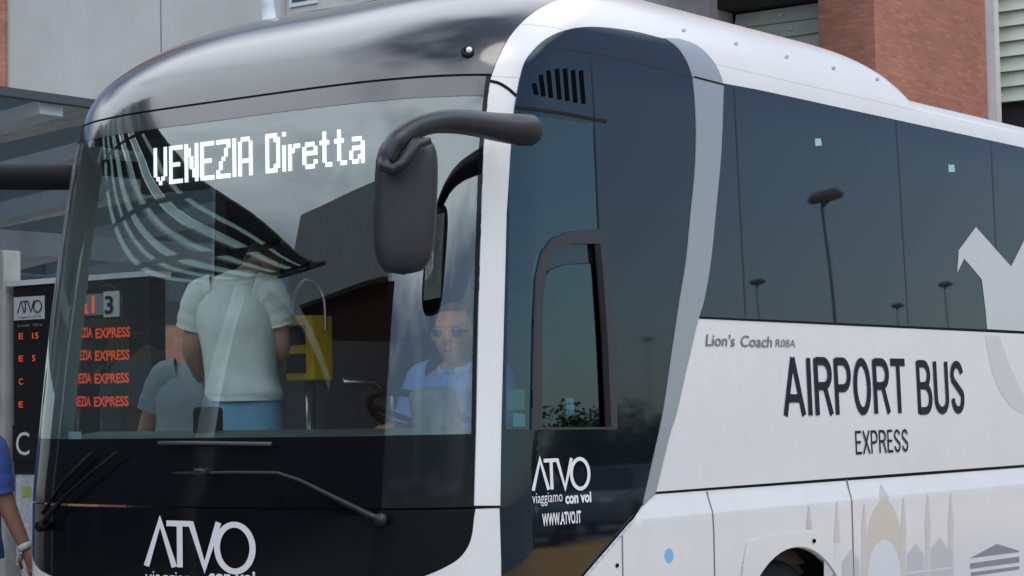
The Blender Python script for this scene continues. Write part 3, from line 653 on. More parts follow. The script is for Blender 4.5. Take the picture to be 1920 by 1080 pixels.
seat_part(1.24, .76, .98, 'driver_seat')
for x in (2.5, 3.35):
    for y in (.42, .90, 1.72, 2.18): seat_part(x, y, .98)
tr = MB(); V = []
for z in np.linspace(1.56, 2.9, 20):
    for (dx, dy) in ((.020,-.028),(.10,-.085),(.20,-.05)):
        xx = float(np.interp(z, ZL, hp[:, 0]))+dx; V.append((xx, float(sidey(A([xx]), A([z]), 1)[0])+dy, z))
tr.add(V, [(3*i+j, 3*i+j+1, 3*i+j+4, 3*i+j+3) for i in range(19) for j in (0, 1)]); tr.build('pillar_trim', mat('pale pillar trim', (.80,.86,.86), .6), coach, True)
# door-side handrail with hoop
hr_ = MB(); hr_.tube([(1.45,1.43,.98),(1.45,1.43,1.75),(1.40,1.5,1.82),(1.2,1.5,1.82)], .017, 10); hr_.build('handrail', mat('polished handrail', (.5,.5,.5), .25, .9), coach, True)
# destination display behind the glass
XD = .46
dpnl = MB(); a, c = on_x(262, 362, XD), on_x(706, 208, XD)
dpnl.box((XD+.006, c.y, a.z-.005), (XD+.05, a.y, c.z-.03)); disp = dpnl.build('destination_display', mat('display housing', (.006,.008,.009), .5), coach)
FONT = {'V': "1...1 1...1 1...1 1...1 1...1 1...1 1...1 .1.1. ..1..", 'E': "11111 1.... 1.... 1.... 1111. 1.... 1.... 1.... 11111", 'N': "1...1 11..1 11..1 1.1.1 1.1.1 1.1.1 1..11 1..11 1...1",
 'Z': "11111 ....1 ...1. ...1. ..1.. .1... .1... 1.... 11111", 'I': "1 1 1 1 1 1 1 1 1", 'A': ".111. 1...1 1...1 1...1 1...1 11111 1...1 1...1 1...1", 'D': "1111. 1..11 1...1 1...1 1...1 1...1 1...1 1..11 1111.",
 'i': "1 . . 1 1 1 1 1 1", 'r': ".... .... .... 1.11 11.. 1... 1... 1... 1...", 'e': "..... ..... ..... .111. 1...1 11111 1.... 1...1 .111.", 't': "... .1.. .1.. 111. .1.. .1.. .1.. .1.. ..11", 'a': "..... ..... ..... .111. ....1 .1111 1...1 1..11 .11.1"}
cols = []; gx = 0
for ch in 'VENEZIA Diretta':
    if ch == ' ': gx += 4; continue
    rows = FONT[ch].split(); w = max(map(len, rows))
    for r, row in enumerate(rows):
        for k, q in enumerate(row):
            if q == '1': cols.append((gx+k, 8-r))
    gx += w+1.15
l0, r0, t0 = on_x(289, 347, XD), on_x(687, 306, XD), on_x(293, 276, XD)
cwid = (l0.y-r0.y)/(gx-.4); zb0 = (l0.z+r0.z)/2; chh = (t0.z-l0.z)/9
lm = MB()
for (u, v) in cols:
    e = .0006*(int(round(u*2)) % 2)+.0003*(v % 2); y1 = l0.y-u*cwid; lm.box((XD-.002-e, y1-cwid*1.02, zb0+v*chh), (XD+.004, y1, zb0+v*chh+chh*.98))
lm.build('display_lettering', mat('lit display dots', (.6,.7,.68), .5, emit=(.90,1,.97), strength=1.1), disp)
# --- mirrors
def loft(rings):
    V = [p for r in rings for p in r]; n = len(rings[0]); m = len(rings)
    F = [(i*n+k, i*n+(k+1) % n, (i+1)*n+(k+1) % n, (i+1)*n+k) for i in range(m-1) for k in range(n)]
    return V, F+[tuple(range(n))[::-1], tuple(range((m-1)*n, m*n))]
arm = MB()
ap_ = curve([(1004,244),(975,243),(930,238),(880,230),(830,228),(790,236),(755,254),(735,278),(727,305)], 5)
dep = np.interp(np.linspace(0, 1, len(ap_)), [0,.2,.5,.8,1], [8.02,7.92,7.72,7.56,7.54]); rad = np.interp(np.linspace(0, 1, len(ap_)), [0,.015,.05,.12,.3,.55,.8,.93,1], [.036,.051,.060,.060,.050,.040,.037,.034,.028])
mir = bpy.data.objects.new('wing_mirror', None); mir.location = at(980, 243, 8.0); link(mir, coach)
def child_world(o, p):
    o.parent = p; o.matrix_parent_inverse = p.matrix_world.inverted() if False else Matrix.Translation(-p.location); return o
arm.tube([at(x, y, d) for (x, y), d in zip(ap_, dep)], list(rad), 18)
child_world(arm.build('mirror_arm', PLASTIC, None, True), mir)
def mirror_head(cpx, cpy, d, half_w=.113, h=.50):
    c = at(cpx, cpy, d); rx = Vector((R_[0], R_[1], 0)).normalized(); fw = Vector((F_[0], F_[1], 0)).normalized(); rings = []
    for v in np.linspace(-1, 1, 40):
        # v: -1 bottom, 1 top; rounded box section narrowing towards the bottom
        e = (1-abs(v)**5.5)**(1/3.0) if abs(v) < 1 else .02
        e = max(e, .02); w = half_w*(1-.10*max(0, -v)**1.5)*e; dp_ = .052*e; sh = .012*v - (.0 if v < .5 else 0)
        ring = []
        for k in range(32):
            a = 2*math.pi*k/32; cs, sn = math.cos(a), math.sin(a)
            ring.append(c + rx*(sh+w*math.copysign(abs(cs)**.55, cs)) + fw*(dp_*math.copysign(abs(sn)**.6, sn)) + Vector((0, 0, v*h/2)))
        rings.append(ring)
    b = MB(); b.add(*loft(rings)); return b
child_world(mirror_head(760, 384, 7.60).build('mirror_head', PLASTIC, None, True), mir)
cl = MB(); cl.tube([at(x, y, d) for x, y, d in ((718,296,7.50),(722,312,7.49),(738,318,7.485),(758,306,7.485),(770,288,7.49),(784,270,7.5),(806,264,7.52))], [.020,.024,.022,.019,.017,.016,.014], 12)
child_world(cl.build('mirror_collar', PLASTIC, None, True), mir)
gl_ = MB(); c = at(760, 384, 7.60); fw = Vector((F_[0], F_[1], 0)).normalized(); rx = Vector((R_[0], R_[1], 0)).normalized()
gl_.add([c+fw*.054+rx*a+Vector((0,0,b_)) for a, b_ in ((-.08,-.19),(.08,-.19),(.08,.19),(-.08,.19))], [(0,1,2,3)]); child_world(gl_.build('mirror_glass', mat('mirror silvering', (.8,.8,.8), .02, 1.), None), mir)
mir2 = bpy.data.objects.new('wing_mirror', None); mir2.location = at(140, 333, 9.65); link(mir2, coach)
fa = MB(); fa.tube([at(x, y, d) for x, y, d in ((160,331,9.65),(136,332,9.65),(90,332,9.75),(40,332,9.85),(0,332,9.95),(-130,334,10.2),(-175,350,10.25),(-190,380,10.3))], [.05,.058,.06,.06,.06,.06,.05,.04], 16)
child_world(fa.build('mirror_arm', RUBBER, None, True), mir2)
child_world(mirror_head(-190, 480, 10.3).build('mirror_head', PLASTIC, None, True), mir2)
# --- wipers (real arms standing off the glass)
def onsurf(px, py, off): P = hit([(px, py)]); return Vector(P[0]+grad(P)[0]*off)
def wiper(arm_px, r, blade_px=None, lump=None, dark=False):
    e = bpy.data.objects.new('wiper', None); e.location = onsurf(*arm_px[0], .03); link(e, coach)
    WM = mat('wiper dull black', (.005,.005,.006), .6, spec=.15) if dark else mat('wiper satin black', (.011,.012,.014), .45)
    b = MB(); b.tube([onsurf(x, y, .045) for x, y in arm_px], r, 8); b.tube([onsurf(arm_px[0][0]-4, arm_px[0][1]-2, .01), onsurf(arm_px[0][0], arm_px[0][1], .06)], .024, 12)
    child_world(b.build('wiper_arm', WM, None, True), e)
    if lump: child_world(MB().box((-.035,-.03,-.014), (.035,.03,.014), Matrix.Translation(onsurf(*lump, .045))).build('wiper_joint', WM, None, True, .008), e)
    if blade_px: child_world(MB().tube([onsurf(x, y, .03) for x, y in blade_px], .009, 6).build('wiper_blade', WM if dark else mat('wiper blade grey', (.06,.057,.055), .5), None, True), e)
wiper([(722,974),(705,966),(640,934),(575,902),(535,889),(450,888),(395,889),(340,889)], [.012,.013,.010,.008,.007,.0065,.006,.005], [(308,832),(360,832),(430,833),(518,834)], (398,887))
wiper([(98,986),(104,972),(140,930),(180,895),(235,850)], [.011,.011,.009,.008,.006], [(92,962),(130,905),(182,852)], None, True)
# --- small fittings
lampb = onsurf(877, 98, .0); lb = MB(); mtl = Matrix.Translation(lampb) @ Vector(grad(A([tuple(lampb)]))[0]).to_track_quat('Z', 'Y').to_matrix().to_4x4()
lb.lathe([(.026,-.01),(.026,.008),(.020,.012),(.014,.010)], mtl, 24); marker = lb.build('marker_lamp', RUBBER, coach, True)
ml = MB(); ml.lathe([(.013,.008),(.010,.016),(.0,.019)], mtl @ Matrix.Translation((.006, .004, 0)), 20); ml.build('lamp_lens', mat('clear lamp lens', (.75,.78,.8), .1), marker, True)
base = at(506, 40, 10.0)
an = MB(); mt = Matrix.Translation(base-Vector((0,0,.01))) @ Matrix.Rotation(math.radians(-8), 4, 'Y')
an.lathe([(.044,-.08),(.044,.0),(.042,.012),(.034,.02),(.031,.08),(.026,.15),(.010,.19),(0,.192)], mt, 24); an.build('roof_antenna', mat('white antenna plastic', (.62,.66,.74), .4), coach, True)
# --- lettering on the front
def frontmap(y0, z0):
    def f(u, v, lift):
        y, z = y0-u, z0+v; W = float(prof(z)[1]); t = max(-1, min(1, (y-YC)/W)); th = math.asin(math.copysign(abs(t)**(PE/2), t)); p = cont(th, z).reshape(1, 3)
        return (p+grad(p)*lift)[0]
    return f
q = hit([(276,1061),(476,1062),(276,975),(436,977)]); lh = (q[2, 2]-q[0, 2])*.985; wv = q[0, 1]-q[1, 1]
ol, tw = logo(1., .125); sx = wv/tw
ribmesh([[(a*sx, b_*lh) for a, b_ in o] for o in ol], frontmap(q[0, 1], q[0, 2]), 'operator_logo', LETW, coach, .004)
q2 = hit([(274,1092),(384,1092),(392,1092),(480,1092)])
text_on('operator_slogan', 'viaggiamo', q2[0, 1]-q2[1, 1], .050, frontmap(q2[0, 1], q2[0, 2]), LETW, coach)
text_on('operator_slogan', 'con voi', q2[2, 1]-q2[3, 1], .050, frontmap(q2[2, 1], q2[2, 2]), LETW, coach, .035)
# --- lettering on the flank
def sidemap(x0, z0, off=0., lean=0.):
    def f(u, v, lift):
        x, z = x0+u+lean*v, z0+v
        return (x, float(sidey(A([x]), A([z]))[0])-off-lift, z)
    return f
q = hit([(997,920),(1102,919),(1002,862)]); ol, tw = logo(1., .125); sx = (q[1, 0]-q[0, 0])/tw; lh = q[2, 2]-q[0, 2]
ribmesh([[(a*sx, b_*lh) for a, b_ in o] for o in ol], sidemap(q[0, 0], q[0, 2], .004), 'door_logo', LETW, coach, .003)
q = hit([(995,944),(1052,944),(1057,944),(1106,943),(1014,986),(1087,984)])
text_on('door_slogan', 'viaggiamo', q[1, 0]-q[0, 0], .040, sidemap(q[0, 0], q[0, 2], .004), LETW, coach)
text_on('door_slogan', 'con voi', q[3, 0]-q[2, 0], .040, sidemap(q[2, 0], q[2, 2], .004), LETW, coach, .04)
text_on('door_web_address', 'WWW.ATVO.IT', q[5, 0]-q[4, 0], .044, sidemap(q[4, 0], q[4, 2], .004), LETW, coach, .03)
q = hit([(1470,780),(1808,774),(1478,673),(1808,677)]); H = ((q[2, 2]-q[0, 2])+(q[3, 2]-q[1, 2]))/2; Wd = q[1, 0]-q[0, 0]
ol, tw = stroke_word('AIRPORT BUS', 1., 1., .115, .085); sx = Wd/tw
def scale_word(word, H, Wd, w, gap):
    k = 1.
    for _ in range(12):
        ol, tw = stroke_word(word, H, k, w, gap); k *= Wd/tw
    return ol
for w_, (pa, pb, pt) in (('AIRPORT', (1470, 1700, (1478,673))), ('BUS', (1721, 1809, (1722,675)))):
    q_ = hit([(pa, 780-(pa-1470)*.0178), (pb, 780-(pb-1470)*.0178), pt]); ribmesh(scale_word(w_, H, q_[1, 0]-q_[0, 0], .038, .025), sidemap(q_[0, 0], q_[0, 2]), 'flank_title', LETB, coach)
q = hit([(1604,852),(1703,847),(1604,808)]); H = q[2, 2]-q[0, 2]; Wd = q[1, 0]-q[0, 0]
ribmesh(scale_word('EXPRESS', H, Wd, .0125, .011), sidemap(q[0, 0], q[0, 2]), 'flank_subtitle', LETB, coach)
q = hit([(1322,648),(1445,651),(1322,627),(1453,650),(1490,650)])
for w_, pa, pb in (("Lion's", 1322, 1376), ('Coach', 1387, 1446)):
    q_ = hit([(pa, 648+(pa-1322)*.024), (pb, 648+(pb-1322)*.024)]); text_on('model_script', w_, q_[1, 0]-q_[0, 0], (q[2, 2]-q[0, 2]), sidemap(q_[0, 0], q_[0, 2], 0, .25), mat('grey script film', (.15,.16,.18), .4), coach, .01)
text_on('model_script', "R08A", q[4, 0]-q[3, 0], .034, sidemap(q[3, 0], q[3, 2], 0, .25), mat('grey script film', (.15,.16,.18), .4), coach)
# --- pictures in film on the flank
BIRD = mat('pale grey bird film', (.50,.535,.565), .35); BIRD2 = mat('mauve grey bird film', (.565,.565,.59), .35)
patch('bird_picture', [(1828,426),(1894,500),(1921,446),(1960,370),(2010,330),(2030,420),(2040,520),(2030,626),(1920,621),(1849,617),(1846,580),(1839,524),(1806,485),(1793,511),(1796,469)], BIRD, coach, .0062, (), 14, .001)
patch('bird_picture', [(1846,629),(1873,630),(1895,690),(1922,748),(1960,800),(1950,815),(1921,778),(1897,765),(1875,735),(1860,700)], BIRD2, coach, .001, (), 10, 0)
strip('bird_fold', [(1829,428),(1834,470),(1838,520)], 1.5, BIRD2, coach, .0068)
S4 = lambda pts: [(1360+x/2.843, 700+y/2.843) for x, y in pts]
TAN = mat('sand dome film', (.57,.53,.47), .4); GRY = mat('slate gable film', (.50,.50,.53), .4); PIN = mat('rose grey spire film', (.57,.54,.525), .4); PALE = mat('pale arch film', (.63,.66,.71), .4)
fo = lambda e: (lambda P: flare_off(P)+e)
def decal(name, pts, m, e): return patch(name, S4(pts), m, coach, 0, (), 6, 0, False, fo(e*.3))
dome = curve([(728,960),(736,840),(752,760),(785,700),(822,655),(862,700),(892,760),(908,840),(918,960)], 4)
decal('church_picture', dome+[(918,1300),(728,1300)], TAN, .0022)
decal('church_arch', curve([(734,1120),(740,1010),(770,925),(825,886),(876,925),(905,1010),(912,1120)], 4)+[(912,1300),(734,1300)], PALE, .0034)
decal('church_spire', [(795,660),(822,585),(850,660)], GRY, .0034)
for x, t, b_ in ((420,705,830),(570,690,900),(715,700,860),(925,665,860),(1055,645,830),(1178,640,830)):
    decal('church_spire', [(x-3,t),(x+3,t),(x+17,b_),(x-17,b_)], PIN if x != 420 else GRY, .0046)
    if x > 500: decal('church_spire', [(x-13,b_+2),(x+13,b_+2),(x+15,1250),(x-15,1250)], PALE if x < 700 else PIN, .0028)
for pts in ([(598,1250),(600,1000),(645,940),(690,1000),(692,1250)], [(945,1250),(946,965),(990,905),(1034,965),(1038,1250)], [(1074,1250),(1074,930),(1118,878),(1162,930),(1190,942),(1192,1250)], [(500,1250),(500,1000),(512,975),(548,1010),(552,1250)]):
    decal('church_gable', pts, GRY, .0040)
decal('church_band', [(945,1058),(1190,1030),(1190,1038),(945,1068)], PALE, .0058)
for pts in ([(1280,985),(1425,908),(1548,946),(1540,952)], [(1280,1012),(1545,975),(1545,1006),(1280,1042)], [(1285,1060),(1545,1026),(1545,1044),(1285,1080)]):
    decal('temple_picture', pts, mat('dark slate temple film', (.24,.24,.27), .4), .003)
for x in range(1290, 1540, 48): decal('temple_column', [(x,1082),(x+22,1080),(x+22,1260),(x,1260)], mat('dark slate temple film', (.24,.24,.27), .4), .003)
decal('flank_dot_sticker', [(1360+(x-1360)*1, y) for x, y in [((1245+8.6*math.cos(a)-1360)*2.843, (1042+14*math.sin(a)-700)*2.843) for a in np.linspace(0, 6.0, 20)]] if False else [((1245+8.6*math.cos(a)-1360)*2.843, (1042+14*math.sin(a)-700)*2.843) for a in np.linspace(0, 6.0, 20)], mat('blue sticker', (.20,.42,.75), .4), .002)
for (x, y) in ((1533,267),(1783,316)):
    patch('window_sticker', [(x-7,y-7),(x+4,y-7),(x+6,y+6),(x-6,y+7)], mat('pale cyan sticker', (.30,.55,.60), .5), coach, .006, (), 6, .001)
for (pts, m) in ((((964,774),(987,776),(987,800),(964,799)), mat('pale cyan sticker', (.30,.55,.60), .5)), (((954,732),(986,728),(986,768),(954,770)), mat('green sticker', (.16,.36,.26), .5)), (((1064,746),(1078,746),(1080,775),(1065,778)), mat('pale cyan sticker', (.30,.55,.60), .5)), (((126,809),(150,809),(150,823),(126,823)), mat('pale cyan sticker', (.30,.55,.60), .5))):
    patch('glass_sticker', list(pts), m, coach, -.006, (), 6, .001)
for (x, y) in ((1147,1060),(1514,1014)):
    patch('flap_lock', arc(x, y, 3.2, 4.2, 0, 330, 10), SLOT, coach, 0, (), 4, 0, False, lambda P: flare_off(P)+(.012 if 1400 < x < 1560 else .003))
# ================================================================== PEOPLE
SKIN = mat('skin', (.55,.32,.22), .55, noise=.1, nscale=20); SKIND = mat('tanned skin', (.26,.13,.085), .55, noise=.1, nscale=20)
def skinmesh(J, bones, root, sub=2):
    """J: name -> (point, radius); grows one smooth surface along the bones"""
    names = list(J); me = bpy.data.meshes.new('skin'); me.from_pydata([tuple(J[n][0]) for n in names], [(names.index(a), names.index(b)) for a, b in bones], [])
    o = bpy.data.objects.new('skin', me); sc.collection.objects.link(o)
    md = o.modifiers.new('s', 'SKIN'); md.branch_smoothing = .6; md.use_smooth_shade = True
    sk = me.skin_vertices[0].data
    for i, n in enumerate(names):
        r = J[n][1]; sk[i].radius = r if hasattr(r, '__len__') else (r, r); sk[i].use_root = (n == root)
    sb = o.modifiers.new('u', 'SUBSURF'); sb.levels = sub; sb.render_levels = sub
    dg = bpy.context.evaluated_depsgraph_get(); dg.update(); m2 = bpy.data.meshes.new_from_object(o.evaluated_get(dg))
    V = [tuple(v.co) for v in m2.vertices]; Fc = [tuple(p.vertices) for p in m2.polygons]
    bpy.data.objects.remove(o); bpy.data.meshes.remove(me); bpy.data.meshes.remove(m2); return V, Fc
def headmesh(c, fwd, up=Vector((0,0,1)), s=1.):
    c = Vector(c); f = Vector(fwd).normalized(); r = f.cross(up).normalized(); u = r.cross(f); V = []; n, m = 28, 22
    for j in range(m+1):
        ph = math.pi*j/m
        for k in range(n):
            th = 2*math.pi*k/n; x, y, z = math.sin(ph)*math.sin(th), math.sin(ph)*math.cos(th), math.cos(ph)   # y forward
            w = 1-.28*max(0, -z-.1)*(1 if y > -.2 else .6); px, py, pz = .076*x*w, .097*y, .118*z
            if z < -.3 and y < 0: py *= .75
            if y > .55 and abs(x) < .3: py += .022*math.exp(-((z+.12)/.16)**2)*math.exp(-(x/.14)**2)       # nose
            if y > .4: py -= .007*(math.exp(-((z-.08)/.10)**2)*math.exp(-((abs(x)-.40)/.16)**2)); py += .004*math.exp(-((z+.52)/.07)**2)*math.exp(-(x/.3)**2)
            if abs(x) > .86 and abs(z) < .25: px += math.copysign(.012, x)*(1 if y < .25 else 0)
            V.append(c+(r*px+f*py+u*pz)*s)
    Fc = [(j*n+k, j*n+(k+1) % n, (j+1)*n+(k+1) % n, (j+1)*n+k) for j in range(m) for k in range(n)]
    return V, Fc
def hairmesh(c, fwd, up=Vector((0,0,1)), s=1., low=-.15, front=.45):
    V, Fc = headmesh(c, fwd, up, s*1.07); f = Vector(fwd).normalized(); r = f.cross(up).normalized(); u = r.cross(f); c = Vector(c); out = []
    for q in Fc:
        p = sum((V[i] for i in q), Vector())/4-c; y = p.dot(f)/s/.1; z = p.dot(u)/s/.118
        if (z > front and y > -.1) or (y <= -.1 and z > low): out.append(q)
    return V, out
def hand(w, d, nrm, s=1., curl=.5, thumb=1):
    """palm, four bent fingers and a side thumb"""
    w = Vector(w); d = Vector(d).normalized(); n = Vector(nrm); n = (n-d*n.dot(d)).normalized(); x = d.cross(n); b = MB()
    b.tube([w-d*.02*s, w+d*.03*s, w+d*.075*s, w+d*.092*s], [(.024*s,.018*s),(.036*s,.017*s),(.040*s,.015*s),(.036*s,.011*s)], 12)
    for k, (o, l) in enumerate(((-.028,.070),(-.009,.080),(.010,.074),(.028,.058))):
        p = w+d*.085*s+x*o*s*thumb; pts = [p]; a = curl*.5
        for q in (.45, .32, .23): p = p+(d*math.cos(a)+n*math.sin(a))*l*q*s; pts.append(p); a += curl
        b.tube(pts, [.0092*s,.0088*s,.0080*s,.0062*s], 8)
    p = w+d*.02*s-x*.030*s*thumb; b.tube([p, p+(d*.6-x*.7*thumb+n*.3)*.035*s, p+(d*.85-x*.45*thumb+n*.5)*.066*s], [.013*s,.011*s,.008*s], 8)
    return b.v, b.f
def person(label, group=None, loc=None):
    return thing('person', label, 'person', group, loc)
def put(parent, name, parts, m):
    b = MB()
    for V, Fc in parts: b.add(V, Fc)
    o = meshobj(name, b.v, b.f, m, None, True); o.parent = parent; o.matrix_parent_inverse = Matrix.Translation(-parent.location); return o
FW = Vector((F_[0], F_[1], 0)).normalized(); RT = Vector((R_[0], R_[1], 0)).normalized(); UP = Vector((0, 0, 1))
def torso(rings, ph=0., ax=None, dp=None, seg=40):
    """a loose garment: smooth rings up the body with soft folds"""
    ax = ax or RT; dp = dp or FW; C = curve([tuple(r[0]) for r in rings], 5); Wd = np.interp(np.linspace(0, len(rings)-1, len(C)), range(len(rings)), [r[1] for r in rings]); Dp = np.interp(np.linspace(0, len(rings)-1, len(C)), range(len(rings)), [r[2] for r in rings]); V = []; n = len(C)
    for i, c in enumerate(C):
        u = i/(n-1)
        for k in range(seg):
            a = 2*math.pi*k/seg; cs, sn = math.cos(a), math.sin(a); lo = max(0, .45-u)/.45
            f = 1+.015*lo*math.sin(5*a+ph*7+9*u)+.010*math.sin(3*a-14*u+ph*3)*(1-u)+.006*math.sin(7*a+21*u+ph)*(1-u)+.03*lo*math.sin(26*u+2*a)*lo
            V.append(Vector(c)+ax*(Wd[i]*f*math.copysign(abs(cs)**.85, cs))+dp*(Dp[i]*f*math.copysign(abs(sn)**.9, sn)))
    return V, [(i*seg+k, i*seg+(k+1) % seg, (i+1)*seg+(k+1) % seg, (i+1)*seg+k) for i in range(n-1) for k in range(seg)]
def sleeve(pts, rad):
    P = curve([tuple(p) for p in pts], 5); R = np.interp(np.linspace(0, len(pts)-1, len(P)), range(len(pts)), rad); b = MB()
    b.tube(P, [r*(1+.03*math.sin(i*1.7)) for i, r in enumerate(R)], 20, False); return b.v, b.f
def cloth(name, col, bump=.4): return mat(name, col, .9, noise=.10, nscale=9, bump=min(bump, .4), bscale=8)
# --- standing man in a pale shirt, back to the windscreen
dA = 9.55; a_ = lambda x, y, k=0.: at(x, y, dA+k)
pel = a_(458, 812); fl = .62
pA = person('man in pale mint T-shirt and jeans, standing with his back to the windscreen', None, Vector((pel.x, pel.y, fl)))
J = {'pel': (pel, (.15,.11)), 'waist': (a_(452,745), (.145,.10)), 'chest': (a_(440,620), (.175,.115)), 'up': (a_(440,548,.02), (.15,.10)), 'neck': (a_(466,512,.14), .058), 'head': (a_(488,500,.22), .06),
 'ls': (a_(382,556), .062), 'le': (a_(356,655,.03), .048), 'lw': (a_(380,712,.22), .034), 'rs': (a_(506,552), .065), 're': (a_(528,652,.03), .050), 'rw': (a_(500,706,.24), .034),
 'lh': (pel-RT*.09-UP*.08, .085), 'lk': (pel-RT*.10-UP*.50, .06), 'lf': (Vector((pel.x, pel.y, fl+.08))-RT*.10, .045), 'rh': (pel+RT*.09-UP*.08, .085), 'rk': (pel+RT*.10-UP*.50, .06), 'rf': (Vector((pel.x, pel.y, fl+.08))+RT*.10, .045),
 'lt': (Vector((pel.x, pel.y, fl+.04))-RT*.11+FW*.17, .04), 'rt': (Vector((pel.x, pel.y, fl+.04))+RT*.11+FW*.17, .04)}
B_ = [('pel','waist'),('waist','chest'),('chest','up'),('up','neck'),('neck','head'),('up','ls'),('ls','le'),('le','lw'),('up','rs'),('rs','re'),('re','rw'),('pel','lh'),('lh','lk'),('lk','lf'),('lf','lt'),('pel','rh'),('rh','rk'),('rk','rf'),('rf','rt')]
hc = a_(494,497,.26); hf = FW*.8+RT*.35-UP*.75
put(pA, 'body', [skinmesh({k: (v[0], tuple(q*.92 for q in v[1]) if hasattr(v[1], '__len__') else v[1]) for k, v in J.items()}, B_, 'pel'), headmesh(hc, hf, (UP+FW*.9).normalized()), hand(J['lw'][0], FW*.6+RT*.5-UP*.2, RT, 1, .7), hand(J['rw'][0], FW*.6-RT*.5-UP*.2, -RT, 1, .7, -1)], SKIN)
put(pA, 'hair', [hairmesh(hc, hf, (UP+FW*.9).normalized(), 1., -.35, .3)], mat('light brown hair', (.12,.07,.04), .8, noise=.3, nscale=60))
JS = {'hem': (a_(458,742), (.170,.13)), 'waist': (a_(454,712), (.166,.125)), 'mid': (a_(448,665), (.178,.128)), 'chest': (a_(440,600), (.20,.135)), 'up': (a_(440,556,.02), (.17,.115)), 'col': (a_(460,520,.10), (.075,.07)),
 'ls': (a_(376,556), .082), 'lse': (a_(352,600,.01), (.085,.080)), 'lsx': (a_(349,612,.015), (.083,.08)), 'rs': (a_(502,552), .082), 'rse': (a_(520,592,.01), (.085,.08)), 'rsx': (a_(523,606,.015), (.083,.08))}
put(pA, 'shirt', [torso([(a_(461,752,-.01),.158,.135),(a_(458,735),.176,.145),(a_(452,700),.160,.128),(a_(447,650),.165,.128),(a_(441,600),.180,.135),(a_(438,560,.02),.185,.125),(a_(440,530,.03),.135,.10),(a_(452,512,.07),.078,.075),(a_(456,508,.08),.066,.066)], .5), sleeve([a_(402,548), a_(380,556), a_(367,588,.01), a_(360,616,.02)], [.082,.082,.076,.072]), sleeve([a_(478,545), a_(503,553), a_(516,585,.01), a_(522,608,.02)], [.085,.088,.080,.078])], cloth('pale mint cotton', (.76,.90,.86), .9))
JT = {'w': (a_(458,765), (.158,.118)), 'pel': (pel, (.172,.13)), 'lh': (pel-RT*.09-UP*.10, .105), 'lk': (pel-RT*.10-UP*.50, .080), 'lf': (Vector((pel.x, pel.y, fl+.10))-RT*.10, .066), 'rh': (pel+RT*.09-UP*.10, .105), 'rk': (pel+RT*.10-UP*.50, .080), 'rf': (Vector((pel.x, pel.y, fl+.10))+RT*.10, .066)}
put(pA, 'jeans', [torso([(pel-UP*.12,.172,.135),(pel,.176,.138),(a_(458,778),.170,.130),(a_(458,736),.152,.120)], .9), skinmesh(JT, [('w','pel'),('pel','lh'),('lh','lk'),('lk','lf'),('pel','rh'),('rh','rk'),('rk','rf')], 'pel')], cloth('washed blue denim', (.20,.46,.68), .9))
put(pA, 'shoes', [MB().box((-.05,-.09,0), (.05,.20,.09), Matrix.Translation(Vector((pel.x, pel.y, fl+.005))+RT*s_*.10) @ Matrix.Rotation(math.atan2(FW.y, FW.x)-math.pi/2, 4, 'Z')).__dict__.values() for s_ in (-1, 1)], RUBBER)
# --- second passenger boarding behind him
dB = 9.92; b_ = lambda x, y, k=0.: at(x, y, dB+k); pel = b_(352, 868)
pB = person('passenger in a grey blue T-shirt at the door step, bare arm hanging', None, Vector((pel.x, pel.y, .56)))
J = {'pel': (pel, (.14,.11)), 'waist': (b_(352,810), (.13,.10)), 'chest': (b_(358,745), (.16,.11)), 'up': (b_(362,700,.02), (.13,.095)), 'neck': (b_(385,668,.10), .055), 'head': (b_(402,650,.16), .055),
 'ls': (b_(308,712), .060), 'le': (b_(276,800,.02), .046), 'lw': (b_(262,890,.10), .032), 'rs': (b_(412,708), .06), 're': (b_(430,800,.05), .045), 'rw': (b_(425,870,.16), .032),
 'lh': (pel-RT*.09-UP*.08, .08), 'lk': (pel-RT*.10-UP*.46, .058), 'lf': (Vector((pel.x, pel.y, .64))-RT*.10, .045), 'rh': (pel+RT*.09-UP*.08, .08), 'rk': (pel+RT*.10-UP*.46, .058), 'rf': (Vector((pel.x, pel.y, .64))+RT*.10, .045)}
hc = b_(408,640,.20); hf = FW*.9+RT*.3-UP*.3
B2 = [b for b in B_ if b[1] not in ('lt','rt')]
put(pB, 'body', [skinmesh(J, B2, 'pel'), headmesh(hc, hf), hand(J['lw'][0], -UP+FW*.2, RT, 1, .4), hand(J['rw'][0], -UP+FW*.2, -RT, 1, .4, -1)], SKIN)
put(pB, 'hair', [hairmesh(hc, hf, UP, 1., -.4, .35)], mat('dark brown hair', (.03,.02,.014), .8, noise=.3, nscale=60))
JS = {'hem': (b_(352,850), (.16,.125)), 'waist': (b_(352,805), (.15,.115)), 'chest': (b_(358,745), (.18,.125)), 'up': (b_(362,706,.02), (.15,.11)), 'col': (b_(380,674,.08), (.07,.07)), 'ls': (b_(312,712), .076), 'lse': (b_(290,758,.01), (.078,.074)), 'lsx': (b_(286,768,.012), (.076,.072)), 'rs': (b_(408,708), .076), 'rse': (b_(424,756,.02), .074)}
put(pB, 'shirt', [torso([(b_(352,858),.162,.125),(b_(352,830),.158,.12),(b_(354,790),.150,.115),(b_(358,745),.172,.125),(b_(361,712,.02),.165,.115),(b_(366,690,.04),.115,.09),(b_(378,672,.08),.068,.068)], .7), sleeve([b_(335,702), b_(312,710), b_(296,742,.01), b_(285,772,.012)], [.08,.082,.076,.072]), sleeve([b_(390,702), b_(408,708), b_(420,740,.02), b_(424,765,.02)], [.08,.082,.075,.07])], cloth('grey blue cotton', (.33,.43,.48)))
